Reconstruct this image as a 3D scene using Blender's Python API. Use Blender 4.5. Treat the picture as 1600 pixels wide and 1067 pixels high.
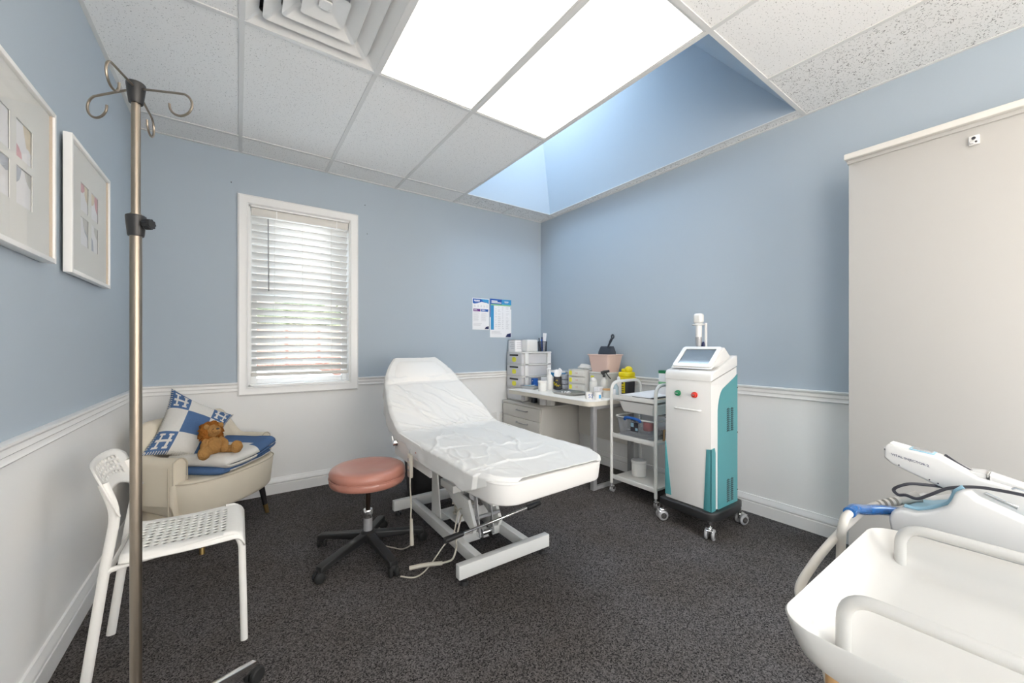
import bpy, bmesh, math, random
from mathutils import Vector, Matrix, noise
PI = math.pi
random.seed(7)
for o in list(bpy.data.objects):
    bpy.data.objects.remove(o)
COL = bpy.context.scene.collection
scn = bpy.context.scene

# ------------------------------------------------------------------ camera
TH = 0.613
cam_d = bpy.data.cameras.new('camera')
cam_d.sensor_width = 36.0
cam_d.lens = 36.0 * 608.0 / 1600.0
cam_d.shift_y = (540.5 - 533.5) / 1600.0
cam_d.clip_start = 0.02
cam = bpy.data.objects.new('camera', cam_d)
cam.location = (0, 0, 1.199)
cam.rotation_euler = (PI / 2, 0, -TH)
COL.objects.link(cam)
scn.camera = cam

# ------------------------------------------------------------------ view + world
scn.view_settings.view_transform = 'Standard'
scn.view_settings.look = 'None'
scn.view_settings.exposure = 0.1
scn.view_settings.gamma = 1.0
scn.view_settings.use_curve_mapping = False
LIGHT_PANEL = 1.75      # emission of the two ceiling panels
SKY = 6.5
world = bpy.data.worlds.new('sky')
scn.world = world
world.use_nodes = True
wn = world.node_tree
wn.nodes.clear()
w_out = wn.nodes.new('ShaderNodeOutputWorld')
w_bg = wn.nodes.new('ShaderNodeBackground')
w_tc = wn.nodes.new('ShaderNodeTexCoord')
w_sep = wn.nodes.new('ShaderNodeSeparateXYZ')
w_r = wn.nodes.new('ShaderNodeValToRGB')
w_r.color_ramp.elements[0].position = 0.0
w_r.color_ramp.elements[0].color = (1.7, 1.54, 1.36, 1)
w_h = w_r.color_ramp.elements.new(0.03)
w_h.color = (1.0, 0.93, 0.84, 1)
w_m = w_r.color_ramp.elements.new(0.25)
w_m.color = (0.96, 0.90, 0.82, 1)
w_k = w_r.color_ramp.elements.new(0.55)
w_k.color = (0.92, 0.92, 0.90, 1)
w_r.color_ramp.elements[1].position = 0.95
w_r.color_ramp.elements[1].color = (0.95, 1.35, 1.75, 1)
# the sky is brighter on the street side (-y) than behind the window wall (+y)
w_y = wn.nodes.new('ShaderNodeMapRange')
w_y.inputs['From Min'].default_value = -0.25
w_y.inputs['From Max'].default_value = 0.35
w_y.inputs['To Min'].default_value = 1.0
w_y.inputs['To Max'].default_value = 0.105
w_z = wn.nodes.new('ShaderNodeMapRange')
w_z.inputs['From Min'].default_value = 0.55
w_z.inputs['From Max'].default_value = 0.85
w_mm = wn.nodes.new('ShaderNodeMath')
w_mm.operation = 'MAXIMUM'
w_ms = wn.nodes.new('ShaderNodeMath')
w_ms.operation = 'MULTIPLY'
w_ms.inputs[1].default_value = SKY
wn.links.new(w_sep.outputs['Y'], w_y.inputs['Value'])
wn.links.new(w_sep.outputs['Z'], w_z.inputs['Value'])
wn.links.new(w_y.outputs[0], w_mm.inputs[0])
wn.links.new(w_z.outputs[0], w_mm.inputs[1])
wn.links.new(w_mm.outputs[0], w_ms.inputs[0])
wn.links.new(w_ms.outputs[0], w_bg.inputs[1])
wn.links.new(w_tc.outputs['Generated'], w_sep.inputs[0])
wn.links.new(w_sep.outputs['Z'], w_r.inputs[0])
wn.links.new(w_r.outputs[0], w_bg.inputs[0])
wn.links.new(w_bg.outputs[0], w_out.inputs[0])
# low sun from behind the window wall: lights the street and the skylight well only
SUN = 1.8
sun_d = bpy.data.lights.new('sun', 'SUN')
sun_d.energy = SUN
sun_d.angle = math.radians(3)
sun_d.color = (1.0, 0.95, 0.86)
sun = bpy.data.objects.new('sun', sun_d)
sun.rotation_euler = Vector((0.61, 0.61, 0.5)).to_track_quat('Z', 'Y').to_euler()
COL.objects.link(sun)


# ------------------------------------------------------------------ materials
def mat(name, col, rough=0.5, metal=0.0, bump=0.0, bscale=200.0, spec=0.5, coat=0.0, var=0.0, vscale=5.0,
        alpha=1.0, trans=0.0, emis=None, estr=0.0, sss=0.0, bdist=0.002):
    m = bpy.data.materials.new(name)
    m.use_nodes = True
    nt = m.node_tree
    p = nt.nodes['Principled BSDF']
    p.inputs['Base Color'].default_value = (*col, 1)
    p.inputs['Roughness'].default_value = rough
    p.inputs['Metallic'].default_value = metal
    p.inputs['Specular IOR Level'].default_value = spec
    p.inputs['Coat Weight'].default_value = coat
    p.inputs['Transmission Weight'].default_value = trans
    p.inputs['Alpha'].default_value = alpha
    if sss:
        p.inputs['Subsurface Weight'].default_value = sss
        p.inputs['Subsurface Radius'].default_value = (0.02, 0.02, 0.02)
    if emis:
        p.inputs['Emission Color'].default_value = (*emis, 1)
        p.inputs['Emission Strength'].default_value = estr
    tc = None
    if bump or var:
        tc = nt.nodes.new('ShaderNodeTexCoord')
    if bump:
        n = nt.nodes.new('ShaderNodeTexNoise')
        n.inputs['Scale'].default_value = bscale
        n.inputs['Detail'].default_value = 3
        b = nt.nodes.new('ShaderNodeBump')
        b.inputs['Strength'].default_value = bump
        b.inputs['Distance'].default_value = bdist
        nt.links.new(tc.outputs['Object'], n.inputs['Vector'])
        nt.links.new(n.outputs['Fac'], b.inputs['Height'])
        nt.links.new(b.outputs['Normal'], p.inputs['Normal'])
    if var:
        n2 = nt.nodes.new('ShaderNodeTexNoise')
        n2.inputs['Scale'].default_value = vscale
        n2.inputs['Detail'].default_value = 4
        mx = nt.nodes.new('ShaderNodeMix')
        mx.data_type = 'RGBA'
        mx.inputs[6].default_value = (*[c * (1 - var) for c in col], 1)
        mx.inputs[7].default_value = (*[min(1, c * (1 + var)) for c in col], 1)
        nt.links.new(tc.outputs['Object'], n2.inputs['Vector'])
        nt.links.new(n2.outputs['Fac'], mx.inputs[0])
        nt.links.new(mx.outputs[2], p.inputs['Base Color'])
    return m


def glassmat(name, tint=(1, 1, 1), gloss=0.08, rough=0.02, diff=0.0, dcol=(0.9, 0.9, 0.9)):
    m = bpy.data.materials.new(name)
    m.use_nodes = True
    nt = m.node_tree
    nt.nodes.clear()
    out = nt.nodes.new('ShaderNodeOutputMaterial')
    tr = nt.nodes.new('ShaderNodeBsdfTransparent')
    tr.inputs[0].default_value = (*tint, 1)
    gl = nt.nodes.new('ShaderNodeBsdfGlossy')
    gl.inputs['Roughness'].default_value = rough
    mx = nt.nodes.new('ShaderNodeMixShader')
    mx.inputs[0].default_value = gloss
    nt.links.new(tr.outputs[0], mx.inputs[1])
    nt.links.new(gl.outputs[0], mx.inputs[2])
    last = mx
    if diff:
        df = nt.nodes.new('ShaderNodeBsdfDiffuse')
        df.inputs[0].default_value = (*dcol, 1)
        m2 = nt.nodes.new('ShaderNodeMixShader')
        m2.inputs[0].default_value = diff
        nt.links.new(mx.outputs[0], m2.inputs[1])
        nt.links.new(df.outputs[0], m2.inputs[2])
        last = m2
    nt.links.new(last.outputs[0], out.inputs[0])
    return m


def carpet_mat():
    m = bpy.data.materials.new('carpet')
    m.use_nodes = True
    nt = m.node_tree
    p = nt.nodes['Principled BSDF']
    p.inputs['Roughness'].default_value = 0.95
    p.inputs['Specular IOR Level'].default_value = 0.15
    tc = nt.nodes.new('ShaderNodeTexCoord')
    n = nt.nodes.new('ShaderNodeTexNoise')
    n.inputs['Scale'].default_value = 170
    n.inputs['Detail'].default_value = 5
    n.inputs['Roughness'].default_value = 0.75
    r = nt.nodes.new('ShaderNodeValToRGB')
    r.color_ramp.elements[0].position = 0.30
    r.color_ramp.elements[0].color = (0.012, 0.011, 0.011, 1)
    r.color_ramp.elements[1].position = 0.72
    r.color_ramp.elements[1].color = (0.170, 0.157, 0.152, 1)
    n2 = nt.nodes.new('ShaderNodeTexNoise')
    n2.inputs['Scale'].default_value = 2.2
    n2.inputs['Detail'].default_value = 4
    r2 = nt.nodes.new('ShaderNodeValToRGB')
    r2.color_ramp.elements[0].position = 0.3
    r2.color_ramp.elements[0].color = (0.86, 0.82, 0.78, 1)
    r2.color_ramp.elements[1].position = 0.65
    r2.color_ramp.elements[1].color = (1.05, 1.05, 1.08, 1)
    mx = nt.nodes.new('ShaderNodeMix')
    mx.data_type = 'RGBA'
    mx.blend_type = 'MULTIPLY'
    mx.inputs[0].default_value = 1
    b = nt.nodes.new('ShaderNodeBump')
    b.inputs['Strength'].default_value = 0.08
    b.inputs['Distance'].default_value = 0.002
    L = nt.links.new
    L(tc.outputs['Object'], n.inputs['Vector'])
    L(tc.outputs['Object'], n2.inputs['Vector'])
    vo = nt.nodes.new('ShaderNodeTexVoronoi')
    vo.inputs['Scale'].default_value = 230
    vsep = nt.nodes.new('ShaderNodeSeparateColor')
    vmix = nt.nodes.new('ShaderNodeMix')
    vmix.inputs[0].default_value = 0.42
    L(tc.outputs['Object'], vo.inputs['Vector'])
    L(vo.outputs['Color'], vsep.inputs[0])
    L(n.outputs['Fac'], vmix.inputs[2])
    L(vsep.outputs[0], vmix.inputs[3])
    L(vmix.outputs[0], r.inputs[0])
    L(n2.outputs['Fac'], r2.inputs[0])
    L(r.outputs[0], mx.inputs[6])
    L(r2.outputs[0], mx.inputs[7])
    L(mx.outputs[2], p.inputs['Base Color'])
    L(vsep.outputs[0], b.inputs['Height'])
    L(b.outputs['Normal'], p.inputs['Normal'])
    return m


def tile_mat(name, fissured=False):
    m = bpy.data.materials.new(name)
    m.use_nodes = True
    nt = m.node_tree
    p = nt.nodes['Principled BSDF']
    p.inputs['Roughness'].default_value = 0.9
    p.inputs['Specular IOR Level'].default_value = 0.1
    tc = nt.nodes.new('ShaderNodeTexCoord')
    r = nt.nodes.new('ShaderNodeValToRGB')
    L = nt.links.new
    if fissured:
        w = nt.nodes.new('ShaderNodeTexNoise')
        w.inputs['Scale'].default_value = 58
        w.inputs['Detail'].default_value = 1.0
        w.inputs['Distortion'].default_value = 2.5
        L(tc.outputs['Object'], w.inputs['Vector'])
        r.color_ramp.elements[0].position = 0.345
        r.color_ramp.elements[0].color = (0.25, 0.25, 0.25, 1)
        r.color_ramp.elements[1].position = 0.375
        r.color_ramp.elements[1].color = (0.84, 0.84, 0.835, 1)
        L(w.outputs['Fac'], r.inputs[0])
    else:
        w = nt.nodes.new('ShaderNodeTexNoise')
        w.inputs['Scale'].default_value = 150
        w.inputs['Detail'].default_value = 2.0
        L(tc.outputs['Object'], w.inputs['Vector'])
        r.color_ramp.elements[0].position = 0.30
        r.color_ramp.elements[0].color = (0.36, 0.36, 0.36, 1)
        r.color_ramp.elements[1].position = 0.36
        r.color_ramp.elements[1].color = (0.90, 0.90, 0.895, 1)
        L(w.outputs['Fac'], r.inputs[0])
    L(r.outputs[0], p.inputs['Base Color'])
    return m


M = {}
M['blue'] = mat('blue_wall_paint', (0.42, 0.49, 0.56), 0.55, bump=0.05, bscale=120, spec=0.3)
M['wains'] = mat('white_wall_paint', (0.86, 0.86, 0.855), 0.5, bump=0.04, bscale=120, spec=0.3)
M['trim'] = mat('white_trim_paint', (0.86, 0.86, 0.855), 0.32)
M['carpet'] = carpet_mat()
M['tile'] = tile_mat('ceiling_tile')
M['tile2'] = tile_mat('fissured_ceiling_tile', True)
M['tbar'] = mat('ceiling_grid_metal', (0.72, 0.72, 0.71), 0.4)
M['vent'] = mat('vent_white', (0.80, 0.80, 0.79), 0.4)
M['panel'] = mat('light_diffuser', (0.9, 0.9, 0.9), 0.5, emis=(1.0, 0.93, 0.83), estr=LIGHT_PANEL)
M['glass'] = glassmat('window_glass', gloss=0.03)
M['frameglass'] = glassmat('picture_glass', gloss=0.10)
M['vinyl'] = mat('white_vinyl', (0.88, 0.88, 0.87), 0.35)
M['slat'] = mat('blind_slat', (0.88, 0.88, 0.86), 0.65, spec=0.15)
M['beigeslat'] = mat('blind_rail', (0.72, 0.70, 0.66), 0.45)
M['white'] = mat('white_plastic', (0.82, 0.82, 0.80), 0.38)
M['whitegloss'] = mat('white_gloss_plastic', (0.78, 0.775, 0.76), 0.22, coat=0.2)
M['chairwhite'] = mat('chair_plastic', (0.83, 0.81, 0.77), 0.42)
M['cream'] = mat('cream_velvet', (0.70, 0.635, 0.52), 0.8, bump=0.15, bscale=350, spec=0.25, var=0.05, vscale=8)
M['creampipe'] = mat('cream_piping', (0.55, 0.49, 0.39), 0.8)
M['blackleg'] = mat('black_lacquer', (0.012, 0.012, 0.013), 0.35)
M['gold'] = mat('brass_tip', (0.70, 0.50, 0.20), 0.3, metal=1)
M['black'] = mat('black_plastic', (0.018, 0.018, 0.019), 0.42, spec=0.5)
M['rubber'] = mat('black_rubber', (0.014, 0.014, 0.014), 0.7)
M['steel'] = mat('brushed_steel', (0.31, 0.265, 0.215), 0.38, metal=1, bump=0.1, bscale=90)
M['chrome'] = mat('chrome', (0.82, 0.82, 0.82), 0.10, metal=1)
M['rose'] = mat('rose_vinyl', (0.47, 0.205, 0.155), 0.30, bump=0.10, bscale=60, coat=0.25, var=0.06, vscale=12)
M['sheet'] = mat('white_sheet', (0.74, 0.735, 0.72), 0.75, bump=0.12, bscale=500, spec=0.2)
M['bedvinyl'] = mat('white_bed_vinyl', (0.77, 0.755, 0.73), 0.45)
M['bedmetal'] = mat('white_powder_coat', (0.74, 0.74, 0.72), 0.38)
M['beige'] = mat('beige_plastic', (0.56, 0.52, 0.44), 0.45)
M['desk'] = mat('desk_white', (0.88, 0.88, 0.86), 0.35)
M['deskedge'] = mat('desk_edge', (0.70, 0.665, 0.59), 0.5)
M['drawerwhite'] = mat('drawer_laminate', (0.66, 0.64, 0.60), 0.5)
M['gray'] = mat('grey_metal', (0.38, 0.38, 0.39), 0.4, metal=0.3)
M['teal'] = mat('teal_panel', (0.085, 0.315, 0.345), 0.35)
M['dark'] = mat('dark_grille', (0.02, 0.03, 0.035), 0.6)
M['green'] = mat('green_plastic', (0.01, 0.20, 0.08), 0.35)
M['red'] = mat('red_plastic', (0.62, 0.035, 0.02), 0.35)
M['screen'] = mat('screen_glass', (0.10, 0.115, 0.13), 0.08, coat=0.5, spec=0.8)
M['blue2'] = mat('light_blue_plastic', (0.30, 0.50, 0.62), 0.4)
M['teal2'] = mat('slate_teal_plastic', (0.12, 0.22, 0.27), 0.4)
M['bluefoil'] = mat('blue_wrap', (0.01, 0.13, 0.42), 0.18, metal=0.35, coat=0.6, var=0.7, vscale=90)
M['wood'] = mat('beech_wood', (0.62, 0.37, 0.17), 0.4, var=0.15, vscale=14)
M['yellow'] = mat('yellow_plastic', (0.80, 0.66, 0.01), 0.35)
M['lime'] = mat('lime_sticker', (0.62, 0.80, 0.05), 0.5)
M['ysticker'] = mat('yellow_sticker', (0.85, 0.82, 0.06), 0.5)
M['pink'] = mat('pale_pink_plastic', (0.72, 0.53, 0.47), 0.45)
M['magenta'] = mat('magenta_plastic', (0.35, 0.03, 0.22), 0.5)
M['navy'] = mat('navy_plastic', (0.012, 0.02, 0.09), 0.4)
M['slate'] = mat('slate_grey_plastic', (0.035, 0.045, 0.065), 0.5)
M['printblue'] = mat('print_blue', (0.01, 0.10, 0.42), 0.5)
M['printcyan'] = mat('print_cyan', (0.04, 0.30, 0.60), 0.5)
M['printpurple'] = mat('print_purple', (0.13, 0.02, 0.20), 0.5)
M['printgreen'] = mat('print_green', (0.25, 0.55, 0.30), 0.5)
M['printgray'] = mat('print_grey', (0.55, 0.55, 0.58), 0.6)
M['printdark'] = mat('print_dark', (0.03, 0.03, 0.04), 0.6)
M['printred'] = mat('print_red', (0.5, 0.05, 0.06), 0.6)
M['paper'] = mat('paper', (0.86, 0.86, 0.88), 0.7)
M['clear'] = glassmat('clear_plastic', (0.93, 0.94, 0.96), 0.10, 0.08, diff=0.09, dcol=(0.85, 0.87, 0.9))
M['milky'] = glassmat('milky_plastic', (0.94, 0.94, 0.93), 0.06, 0.2, diff=0.72, dcol=(0.85, 0.85, 0.83))
M['lion'] = mat('tan_plush', (0.40, 0.215, 0.075), 0.95, bump=1.0, bscale=130, spec=0.1, var=0.3, vscale=60, bdist=0.006)
M['mane'] = mat('ginger_plush', (0.30, 0.11, 0.022), 0.95, bump=1.0, bscale=90, spec=0.1, var=0.4, vscale=45, bdist=0.008)
M['woolblue'] = mat('blue_wool', (0.085, 0.155, 0.30), 0.95, bump=0.4, bscale=400, spec=0.1, var=0.12, vscale=150)
M['woolwhite'] = mat('cream_wool', (0.68, 0.665, 0.63), 0.95, bump=0.4, bscale=400, spec=0.1, var=0.04, vscale=100)
M['matboard'] = mat('mat_board', (0.78, 0.78, 0.75), 0.7)
M['woodlip'] = mat('frame_inner_lip', (0.62, 0.52, 0.40), 0.6)
M['cab'] = mat('cabinet_cream', (0.475, 0.468, 0.452), 0.5)
M['cabtop'] = mat('cabinet_rail', (0.68, 0.665, 0.63), 0.45)
M['tray'] = mat('tray_cream', (0.55, 0.54, 0.515), 0.33, coat=0.1)
M['dev'] = mat('device_white', (0.66, 0.655, 0.645), 0.3, coat=0.15)
M['cable'] = mat('cable_grey', (0.60, 0.57, 0.52), 0.45)
M['bluetape'] = mat('bright_blue', (0.02, 0.10, 0.5), 0.4)
M['foil'] = mat('foil_packets', (0.45, 0.47, 0.52), 0.35, metal=0.5, var=0.5, vscale=60)
M['brick'] = mat('outside_brick', (0.15, 0.085, 0.065), 0.9, var=0.25, vscale=20)
M['asphalt'] = mat('outside_paving', (0.60, 0.58, 0.55), 0.9, var=0.1)
M['leaf'] = mat('outside_leaves', (0.05, 0.065, 0.022), 0.8, var=0.5, vscale=6)
M['siding'] = mat('outside_siding', (0.17, 0.17, 0.17), 0.8)
M['roof'] = mat('outside_roof', (0.15, 0.03, 0.03), 0.8)


# ------------------------------------------------------------------ object helpers
RM = {}          # world matrices of roots by object name


def tag(o, label=None, cat=None, group=None, kind=None):
    if label:
        o['label'] = label
    if cat:
        o['category'] = cat
    if group:
        o['group'] = group
    if kind:
        o['kind'] = kind
    return o


def thing(name, label, cat, loc=(0, 0, 0), rz=0.0, group=None):
    o = bpy.data.objects.new(name, None)
    o.empty_display_size = 0.05
    o.location = loc
    o.rotation_euler = (0, 0, rz)
    COL.objects.link(o)
    RM[o.name] = Matrix.Translation(Vector(loc)) @ Matrix.Rotation(rz, 4, 'Z')
    return tag(o, label, cat, group)


def root_of(o):
    while o.parent is not None:
        o = o.parent
    return o


def obj(name, bm, m, parent=None, world=True, smooth=35, label=None, origin=None):
    """link bm as one mesh object. world=True: bm is in world coordinates."""
    if parent is not None:
        r = root_of(parent)
        if r.name in RM and world:
            bm.transform(RM[r.name].inverted())
    elif origin is not None:
        bm.transform(Matrix.Translation(-Vector(origin)))
    bmesh.ops.recalc_face_normals(bm, faces=bm.faces)
    me = bpy.data.meshes.new(name)
    bm.to_mesh(me)
    bm.free()
    ms = m if isinstance(m, (list, tuple)) else [m]
    for k in ms:
        me.materials.append(k)
    if smooth:
        for p in me.polygons:
            p.use_smooth = True
        try:
            me.set_sharp_from_angle(angle=math.radians(smooth))
        except Exception:
            pass
    o = bpy.data.objects.new(name, me)
    COL.objects.link(o)
    if parent is not None:
        o.parent = parent
    elif origin is not None:
        o.location = origin
        RM[o.name] = Matrix.Translation(Vector(origin))
    if label:
        o['label'] = label
    return o


def solo(name, bm, m, label, cat, group=None, smooth=35, origin=None):
    """a thing that is one mesh (world coordinates)"""
    if origin is None:
        xs = [v.co for v in bm.verts]
        origin = (sum(v.x for v in xs) / len(xs), sum(v.y for v in xs) / len(xs), min(v.z for v in xs))
    return tag(obj(name, bm, m, None, smooth=smooth, origin=origin), label, cat, group)


def struct(name, bm, m, smooth=35):
    return tag(obj(name, bm, m, None, smooth=smooth), kind='structure')


def dup(root, loc, rz=0.0, label=None, group=None):
    r = root.copy()
    COL.objects.link(r)
    r.location = loc
    r.rotation_euler = (0, 0, rz)
    if label:
        r['label'] = label
    if group:
        r['group'] = group
    for ch in list(root.children):
        c = ch.copy()
        COL.objects.link(c)
        c.parent = r
        for g in ch.children:
            d = g.copy()
            COL.objects.link(d)
            d.parent = c
    return r


# ------------------------------------------------------------------ mesh helpers
def nb():
    return bmesh.new()


def box(bm, lo, hi, bev=0.0, seg=2, mtx=None, mi=0):
    t = bmesh.new()
    bmesh.ops.create_cube(t, size=1.0)
    sx, sy, sz = [hi[i] - lo[i] for i in range(3)]
    c = Vector([(hi[i] + lo[i]) / 2 for i in range(3)])
    for v in t.verts:
        v.co = Vector((v.co.x * sx, v.co.y * sy, v.co.z * sz)) + c
    if bev > 0:
        bmesh.ops.bevel(t, geom=list(t.edges), offset=min(bev, abs(sx) * .49, abs(sy) * .49, abs(sz) * .49), segments=seg,
                        profile=0.5, affect='EDGES')
    if mtx is not None:
        t.transform(mtx)
    merge(bm, t, mi)
    return bm


def merge(bm, t, mi=0):
    vm = {}
    for v in t.verts:
        vm[v] = bm.verts.new(v.co)
    for f in t.faces:
        try:
            nf = bm.faces.new([vm[v] for v in f.verts])
            nf.material_index = f.material_index if mi == 0 else mi
        except ValueError:
            pass
    t.free()


def cyl(bm, p0, p1, r0, r1=None, n=20, cap=True, bev=0.0, mi=0):
    if r1 is None:
        r1 = r0
    p0, p1 = Vector(p0), Vector(p1)
    d = p1 - p0
    q = d.to_track_quat('Z', 'Y').to_matrix().to_4x4()
    L = d.length
    if bev > 0:
        prof = [(0, 0), (r0 - bev, 0), (r0, bev), (r1, L - bev), (r1 - bev, L), (0, L)]
    else:
        prof = [(0, 0), (r0, 0), (r1, L), (0, L)] if cap else [(r0, 0), (r1, L)]
    t = bmesh.new()
    lathe(t, prof, n=n)
    t.transform(Matrix.Translation(p0) @ q)
    merge(bm, t, mi)
    return bm


def lathe(bm, prof, c=(0, 0, 0), n=24, mi=0, sx=1.0, sy=1.0):
    rings = []
    for r, z in prof:
        if r <= 1e-6:
            rings.append([bm.verts.new((c[0], c[1], c[2] + z))])
        else:
            rings.append([bm.verts.new((c[0] + sx * r * math.cos(2 * PI * i / n), c[1] + sy * r * math.sin(2 * PI * i / n), c[2] + z))
                          for i in range(n)])
    for a, b in zip(rings[:-1], rings[1:]):
        for i in range(n):
            j = (i + 1) % n
            try:
                if len(a) == 1 and len(b) == 1:
                    break
                if len(a) == 1:
                    f = bm.faces.new([a[0], b[j], b[i]])
                elif len(b) == 1:
                    f = bm.faces.new([a[i], a[j], b[0]])
                else:
                    f = bm.faces.new([a[i], a[j], b[j], b[i]])
                f.material_index = mi
            except ValueError:
                pass
    return bm


def smoothpath(pts, k=8, closed=False):
    pts = [Vector(p) for p in pts]
    out = []
    n = len(pts)
    segs = n if closed else n - 1
    for i in range(segs):
        if closed:
            p0, p1, p2, p3 = pts[(i - 1) % n], pts[i], pts[(i + 1) % n], pts[(i + 2) % n]
        else:
            p1, p2 = pts[i], pts[i + 1]
            p0 = pts[i - 1] if i > 0 else p1 * 2 - p2
            p3 = pts[i + 2] if i + 2 < n else p2 * 2 - p1
        for j in range(k):
            t = j / k
            out.append(0.5 * ((2 * p1) + (-p0 + p2) * t + (2 * p0 - 5 * p1 + 4 * p2 - p3) * t * t + (-p0 + 3 * p1 - 3 * p2 + p3) * t ** 3))
    if not closed:
        out.append(pts[-1])
    return out


def fillet(pts, r, k=6):
    """polyline with rounded corners"""
    pts = [Vector(p) for p in pts]
    out = [pts[0]]
    for i in range(1, len(pts) - 1):
        a, b, c = pts[i - 1], pts[i], pts[i + 1]
        d1, d2 = (a - b), (c - b)
        rr = min(r, d1.length * .49, d2.length * .49)
        s, e = b + d1.normalized() * rr, b + d2.normalized() * rr
        for j in range(k + 1):
            t = j / k
            out.append(s * (1 - t) ** 2 + b * 2 * t * (1 - t) + e * t * t)
    out.append(pts[-1])
    return out


def tube(bm, pts, r, n=12, closed=False, cap=True, mi=0, flat=1.0):
    pts = [Vector(p) for p in pts]
    N = len(pts)
    rs = r if isinstance(r, (list, tuple)) else [r] * N
    tang = []
    for i in range(N):
        a = pts[(i - 1) % N] if closed or i > 0 else pts[i]
        b = pts[(i + 1) % N] if closed or i < N - 1 else pts[i]
        tang.append((b - a).normalized())
    up = Vector((0, 0, 1)) if abs(tang[0].z) < 0.9 else Vector((1, 0, 0))
    u = (up - tang[0] * up.dot(tang[0])).normalized()
    rings = []
    for i in range(N):
        u = (u - tang[i] * u.dot(tang[i]))
        u = u.normalized() if u.length > 1e-6 else tang[i].orthogonal().normalized()
        w = tang[i].cross(u)
        rings.append([bm.verts.new(pts[i] + (u * math.cos(2 * PI * k / n) * flat + w * math.sin(2 * PI * k / n)) * rs[i]) for k in range(n)])
    m = N if closed else N - 1
    for i in range(m):
        a, b = rings[i], rings[(i + 1) % N]
        for k in range(n):
            f = bm.faces.new([a[k], a[(k + 1) % n], b[(k + 1) % n], b[k]])
            f.material_index = mi
    if cap and not closed:
        for rg in (rings[0], rings[-1]):
            f = bm.faces.new(rg)
            f.material_index = mi
    return bm


def prism(bm, poly, a, b, axis='z', bev=0.0, mi=0, seg=2, mtx=None):
    """extrude a 2D polygon; axis z: (x,y), axis y: (x,z), axis x: (y,z)"""
    def P(p, t):
        if axis == 'z':
            return (p[0], p[1], t)
        if axis == 'y':
            return (p[0], t, p[1])
        return (t, p[0], p[1])
    t = bmesh.new()
    A = [t.verts.new(P(p, a)) for p in poly]
    B = [t.verts.new(P(p, b)) for p in poly]
    n = len(poly)
    t.faces.new(A)
    t.faces.new(B[::-1])
    for i in range(n):
        t.faces.new([A[i], A[(i + 1) % n], B[(i + 1) % n], B[i]])
    bmesh.ops.recalc_face_normals(t, faces=t.faces)
    if bev > 0:
        es = [e for e in t.edges if (e.verts[0] in A and e.verts[1] in A) or (e.verts[0] in B and e.verts[1] in B)]
        bmesh.ops.bevel(t, geom=es, offset=bev, segments=seg, profile=0.5, affect='EDGES')
    if mtx is not None:
        t.transform(mtx)
    merge(bm, t, mi)
    return bm


def rrect(cx, cy, w, d, r, n=6):
    out = []
    for sx, sy, a0 in ((1, 1, 0), (-1, 1, PI / 2), (-1, -1, PI), (1, -1, 3 * PI / 2)):
        for i in range(n + 1):
            a = a0 + PI / 2 * i / n
            out.append((cx + sx * (w / 2 - r) + r * math.cos(a), cy + sy * (d / 2 - r) + r * math.sin(a)))
    return out


def grid(bm, fn, nu, nv, mi=None, closed_u=False):
    vs = [[bm.verts.new(fn(i / nu, j / nv)) for j in range(nv + 1)] for i in range(nu + (0 if closed_u else 1))]
    for i in range(nu):
        for j in range(nv):
            a = vs[i]
            b = vs[(i + 1) % len(vs)]
            f = bm.faces.new([a[j], b[j], b[j + 1], a[j + 1]])
            if mi:
                f.material_index = mi((i + .5) / nu, (j + .5) / nv)
    return vs


def ball(bm, c, r, sx=1, sy=1, sz=1, n=16, mtx=None, mi=0, lump=0.0, lscale=20.0):
    t = bmesh.new()
    bmesh.ops.create_uvsphere(t, u_segments=n, v_segments=max(8, n * 2 // 3), radius=r)
    for v in t.verts:
        if lump:
            k = 1 + lump * noise.noise(v.co * lscale + Vector(c) * 9)
            v.co *= k
        v.co = Vector((v.co.x * sx, v.co.y * sy, v.co.z * sz))
    if mtx is not None:
        t.transform(mtx)
    t.transform(Matrix.Translation(Vector(c)))
    merge(bm, t, mi)
    return bm


def openbox(bm, poly_b, poly_t, z0, z1, th=0.003, floor=True):
    """open-topped container between two 2D outlines with wall thickness"""
    n = len(poly_b)
    cb = Vector((sum(p[0] for p in poly_b) / n, sum(p[1] for p in poly_b) / n))
    ct = Vector((sum(p[0] for p in poly_t) / n, sum(p[1] for p in poly_t) / n))

    def ins(p, c, d):
        v = Vector(p) - c
        return c + v * max(0.0, (1 - d / max(v.length, 1e-6)))
    ob = [bm.verts.new((p[0], p[1], z0)) for p in poly_b]
    ot = [bm.verts.new((p[0], p[1], z1)) for p in poly_t]
    it = [bm.verts.new((*ins(p, ct, th), z1)) for p in poly_t]
    ib = [bm.verts.new((*ins(p, cb, th), z0 + th)) for p in poly_b]
    for i in range(n):
        j = (i + 1) % n
        bm.faces.new([ob[i], ob[j], ot[j], ot[i]])
        bm.faces.new([ot[i], ot[j], it[j], it[i]])
        bm.faces.new([it[i], it[j], ib[j], ib[i]])
    if floor:
        bm.faces.new(ob)
        bm.faces.new(ib)
    return bm


def text_mesh(bm, s, size, mtx, mi=0, depth=0.0004, spacing=1.0):
    cu = bpy.data.curves.new('t', 'FONT')
    cu.body = s
    cu.size = size
    cu.extrude = depth
    cu.space_character = spacing
    ob = bpy.data.objects.new('t', cu)
    COL.objects.link(ob)
    bpy.context.view_layer.update()
    dg = bpy.context.evaluated_depsgraph_get()
    me = bpy.data.meshes.new_from_object(ob.evaluated_get(dg))
    t = bmesh.new()
    t.from_mesh(me)
    t.transform(mtx)
    merge(bm, t, mi)
    bpy.data.objects.remove(ob)
    bpy.data.curves.remove(cu)
    bpy.data.meshes.remove(me)
    return bm


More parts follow.
